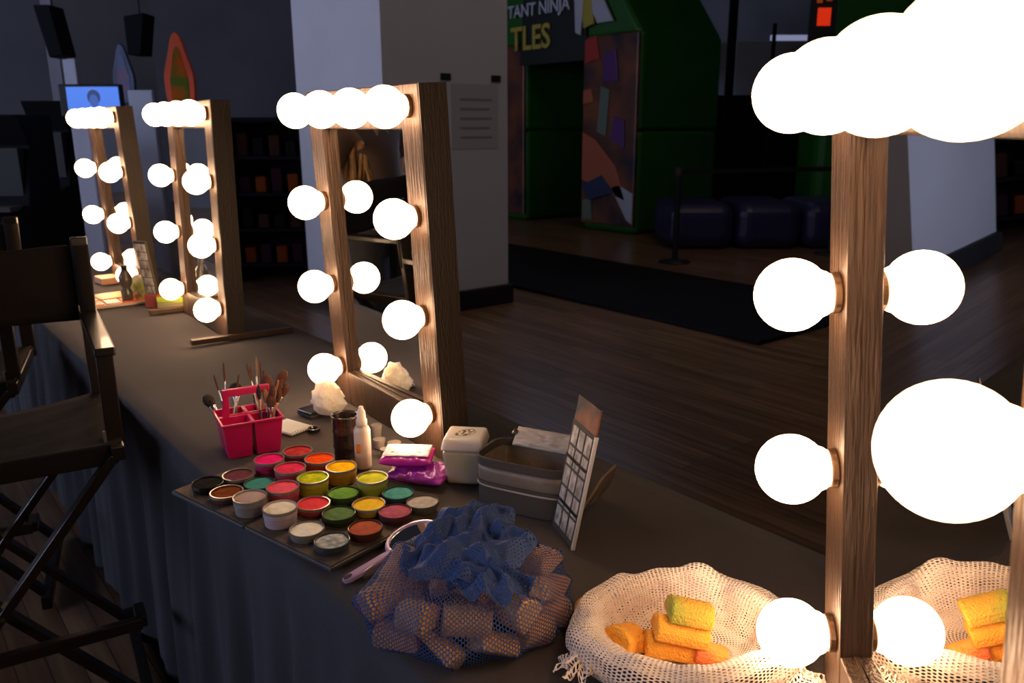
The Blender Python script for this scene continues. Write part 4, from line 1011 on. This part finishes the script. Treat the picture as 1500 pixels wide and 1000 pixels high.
# local: +x forward (towards the table), z up
J = [((0,0,.92),(.15,.11)), ((.0,0,1.06),(.13,.095)), ((.02,0,1.22),(.15,.105)), ((.03,0,1.34),(.13,.09)), ((.035,0,1.42),.05), ((.05,0,1.49),.048), ((.07,0,1.56),(.072,.085)), ((.06,0,1.635),(.07,.08)),
     ((.02,.17,1.35),.055), ((.06,.21,1.10),.043), ((.28,.16,1.02),.034), ((.36,.15,1.03),(.030,.02)),
     ((.02,-.17,1.35),.055), ((.08,-.22,1.10),.043), ((.30,-.15,1.08),.034), ((.38,-.14,1.10),(.030,.02)),
     ((0,.10,.84),.095), ((.01,.11,.48),.062), ((-.01,.11,.10),.042), ((.10,.12,.035),(.036,.03)),
     ((0,-.10,.84),.095), ((.01,-.11,.48),.062), ((-.01,-.11,.10),.042), ((.10,-.12,.035),(.036,.03))]
skin('body', J, [(0,1),(1,2),(2,3),(3,4),(4,5),(5,6),(6,7),(3,8),(8,9),(9,10),(10,11),(3,12),(12,13),(13,14),(14,15),(0,16),(16,17),(17,18),(18,19),(0,20),(20,21),(21,22),(22,23)], M['skin'], per)
skin('shirt', [((0,0,.86),(.175,.135)), ((.0,0,1.06),(.145,.11)), ((.02,0,1.22),(.165,.12)), ((.03,0,1.35),(.14,.10)), ((.02,.17,1.36),.068), ((.05,.205,1.14),.058), ((.02,-.17,1.36),.068), ((.06,-.21,1.14),.058)], [(0,1),(1,2),(2,3),(3,4),(4,5),(3,6),(6,7)], M['shirt'], per)
skin('trousers', [((0,0,.93),(.16,.12)), ((0,.10,.83),.108), ((.01,.11,.48),.078), ((-.01,.11,.10),.062), ((0,-.10,.83),.108), ((.01,-.11,.48),.078), ((-.01,-.11,.10),.062)], [(0,1),(1,2),(2,3),(0,4),(4,5),(5,6)], M['jeans'], per)
for s, bx_, bz in ((1, .37, 1.03), (-1, .39, 1.10)):
    for f in range(4):
        y0 = s*.145 + (f-1.5)*.017; L = (.062,.07,.066,.05)[f]
        skin('finger', [((bx_,y0,bz),.0095), ((bx_+L*.45,y0,bz-.012),.0085), ((bx_+L*.8,y0,bz-.032),.0075), ((bx_+L*.95,y0,bz-.05),.0065)], [(0,1),(1,2),(2,3)], M['skin'], per, 1)
    skin('thumb', [((bx_-.02,s*.145-s*.03,bz),.011), ((bx_+.015,s*.145-s*.052,bz-.012),.010), ((bx_+.04,s*.145-s*.055,bz-.03),.008)], [(0,1),(1,2)], M['skin'], per, 1)
for s in (-1, 1):
    b = B(); bmesh.ops.create_uvsphere(b, u_segments=12, v_segments=8, radius=.011); obj('eye', b, M['bristle_black'], per, smooth=True, loc=(.138, s*.03, 1.60))
    b = B(); bmesh.ops.create_uvsphere(b, u_segments=12, v_segments=8, radius=.02); bmesh.ops.scale(b, vec=(.6,.35,1.2), verts=b.verts); obj('ear', b, M['skin'], per, smooth=True, loc=(.06, s*.078, 1.585))
b = B(); vs = [b.verts.new(p) for p in ((.14,0,1.60),(.146,-.014,1.558),(.146,.014,1.558),(.168,0,1.563),(.14,0,1.552))]
for f in ((0,1,3),(0,3,2),(1,4,3),(3,4,2),(0,2,1),(1,2,4)): b.faces.new([vs[i] for i in f])
obj('nose', b, M['skin'], per, smooth=True)
b = B(); bmesh.ops.create_uvsphere(b, u_segments=12, v_segments=8, radius=.02); bmesh.ops.scale(b, vec=(.35,1,.3), verts=b.verts); obj('mouth', b, M['handle_red'], per, smooth=True, loc=(.142, 0, 1.530))
b = B()                                          # hair: cap plus long hanging locks
bmesh.ops.create_uvsphere(b, u_segments=24, v_segments=14, radius=1)
for v in b.verts: c = v.co.copy(); v.co = Vector((.035+c.x*.098, c.y*.092, 1.635+c.z*.088)); v.co.x = min(v.co.x, .125 if v.co.z > 1.65 else .08)
random.seed(5)
for k in range(46):
    a = PI*.30 + (2*PI-PI*.60)*k/45; x0, y0 = .035+.088*math.cos(a), .088*math.sin(a); L = .50+.14*random.random()
    pts_ = [Vector((x0*(1+.25*f)-.02*f+.02*math.sin(f*6+k), y0*(1+.65*f)+.012*math.sin(f*5+k*1.7), 1.64-L*f)) for f in [i/7 for i in range(8)]]
    tube(b, pts_, [.010,.013,.014,.014,.013,.011,.008,.003], 6)
obj('hair', b, M['hair'], per, smooth=True)
# ================================================================== LIGHT AND CAMERA
w = bpy.data.worlds.new('World'); S.world = w; w.use_nodes = True
w.node_tree.nodes['Background'].inputs[0].default_value = (.3,.35,.5,1); w.node_tree.nodes['Background'].inputs[1].default_value = .05
def area(name, loc, target, sx, sy, e, col):
    l = bpy.data.lights.new(name, 'AREA'); l.shape = 'RECTANGLE'; l.size = sx; l.size_y = sy; l.energy = e; l.color = col
    o = bpy.data.objects.new(name, l); link(o); o.location = loc; o.rotation_euler = (Vector(target)-Vector(loc)).to_track_quat('-Z', 'Y').to_euler(); return o
# daylight entering by the window openings
for i, (a, b_) in enumerate(WX):
    area('window_daylight', ((a+b_)/2, Y1-.05, 3.0), ((a+b_)/2, 0, 1.4), b_-a, 2.6, (34,44,80,90)[i], (.62,.70,1.0))
area('hall_fill', (12.5, -11, H-.1), (12.5, -11, 0), 5, 2, 34, (.6,.68,1.0))  # added cool fill under the closed ceiling, brightens the back right of the hall
area('hall_fill', (3.2, -5.5, H-.1), (4, -5, 0), 3, 3, 48, (1,.82,.68))  # added warm fill for the floor and pillar, no opening above it
cd = bpy.data.cameras.new('camera'); co = bpy.data.objects.new('camera', cd); link(co)
cd.sensor_width = 36; cd.lens = FPX/1500*36; cd.clip_start = .02; cd.clip_end = 100
mm = Matrix((RT, UP, -FW)).transposed().to_4x4(); mm.translation = CAM; co.matrix_world = mm
cd.dof.use_dof = True; cd.dof.focus_distance = 1.25; cd.dof.aperture_fstop = 8
S.camera = co
S.view_settings.view_transform = 'Standard'; S.view_settings.look = 'None'; S.view_settings.exposure = 0; S.view_settings.gamma = 1; S.view_settings.use_curve_mapping = False
S.cycles.use_denoising = True; S.cycles.max_bounces = 8; S.cycles.transparent_max_bounces = 24; S.cycles.sample_clamp_indirect = 6
S.cycles.use_light_tree = True; S.cycles.caustics_reflective = False; S.cycles.caustics_refractive = False
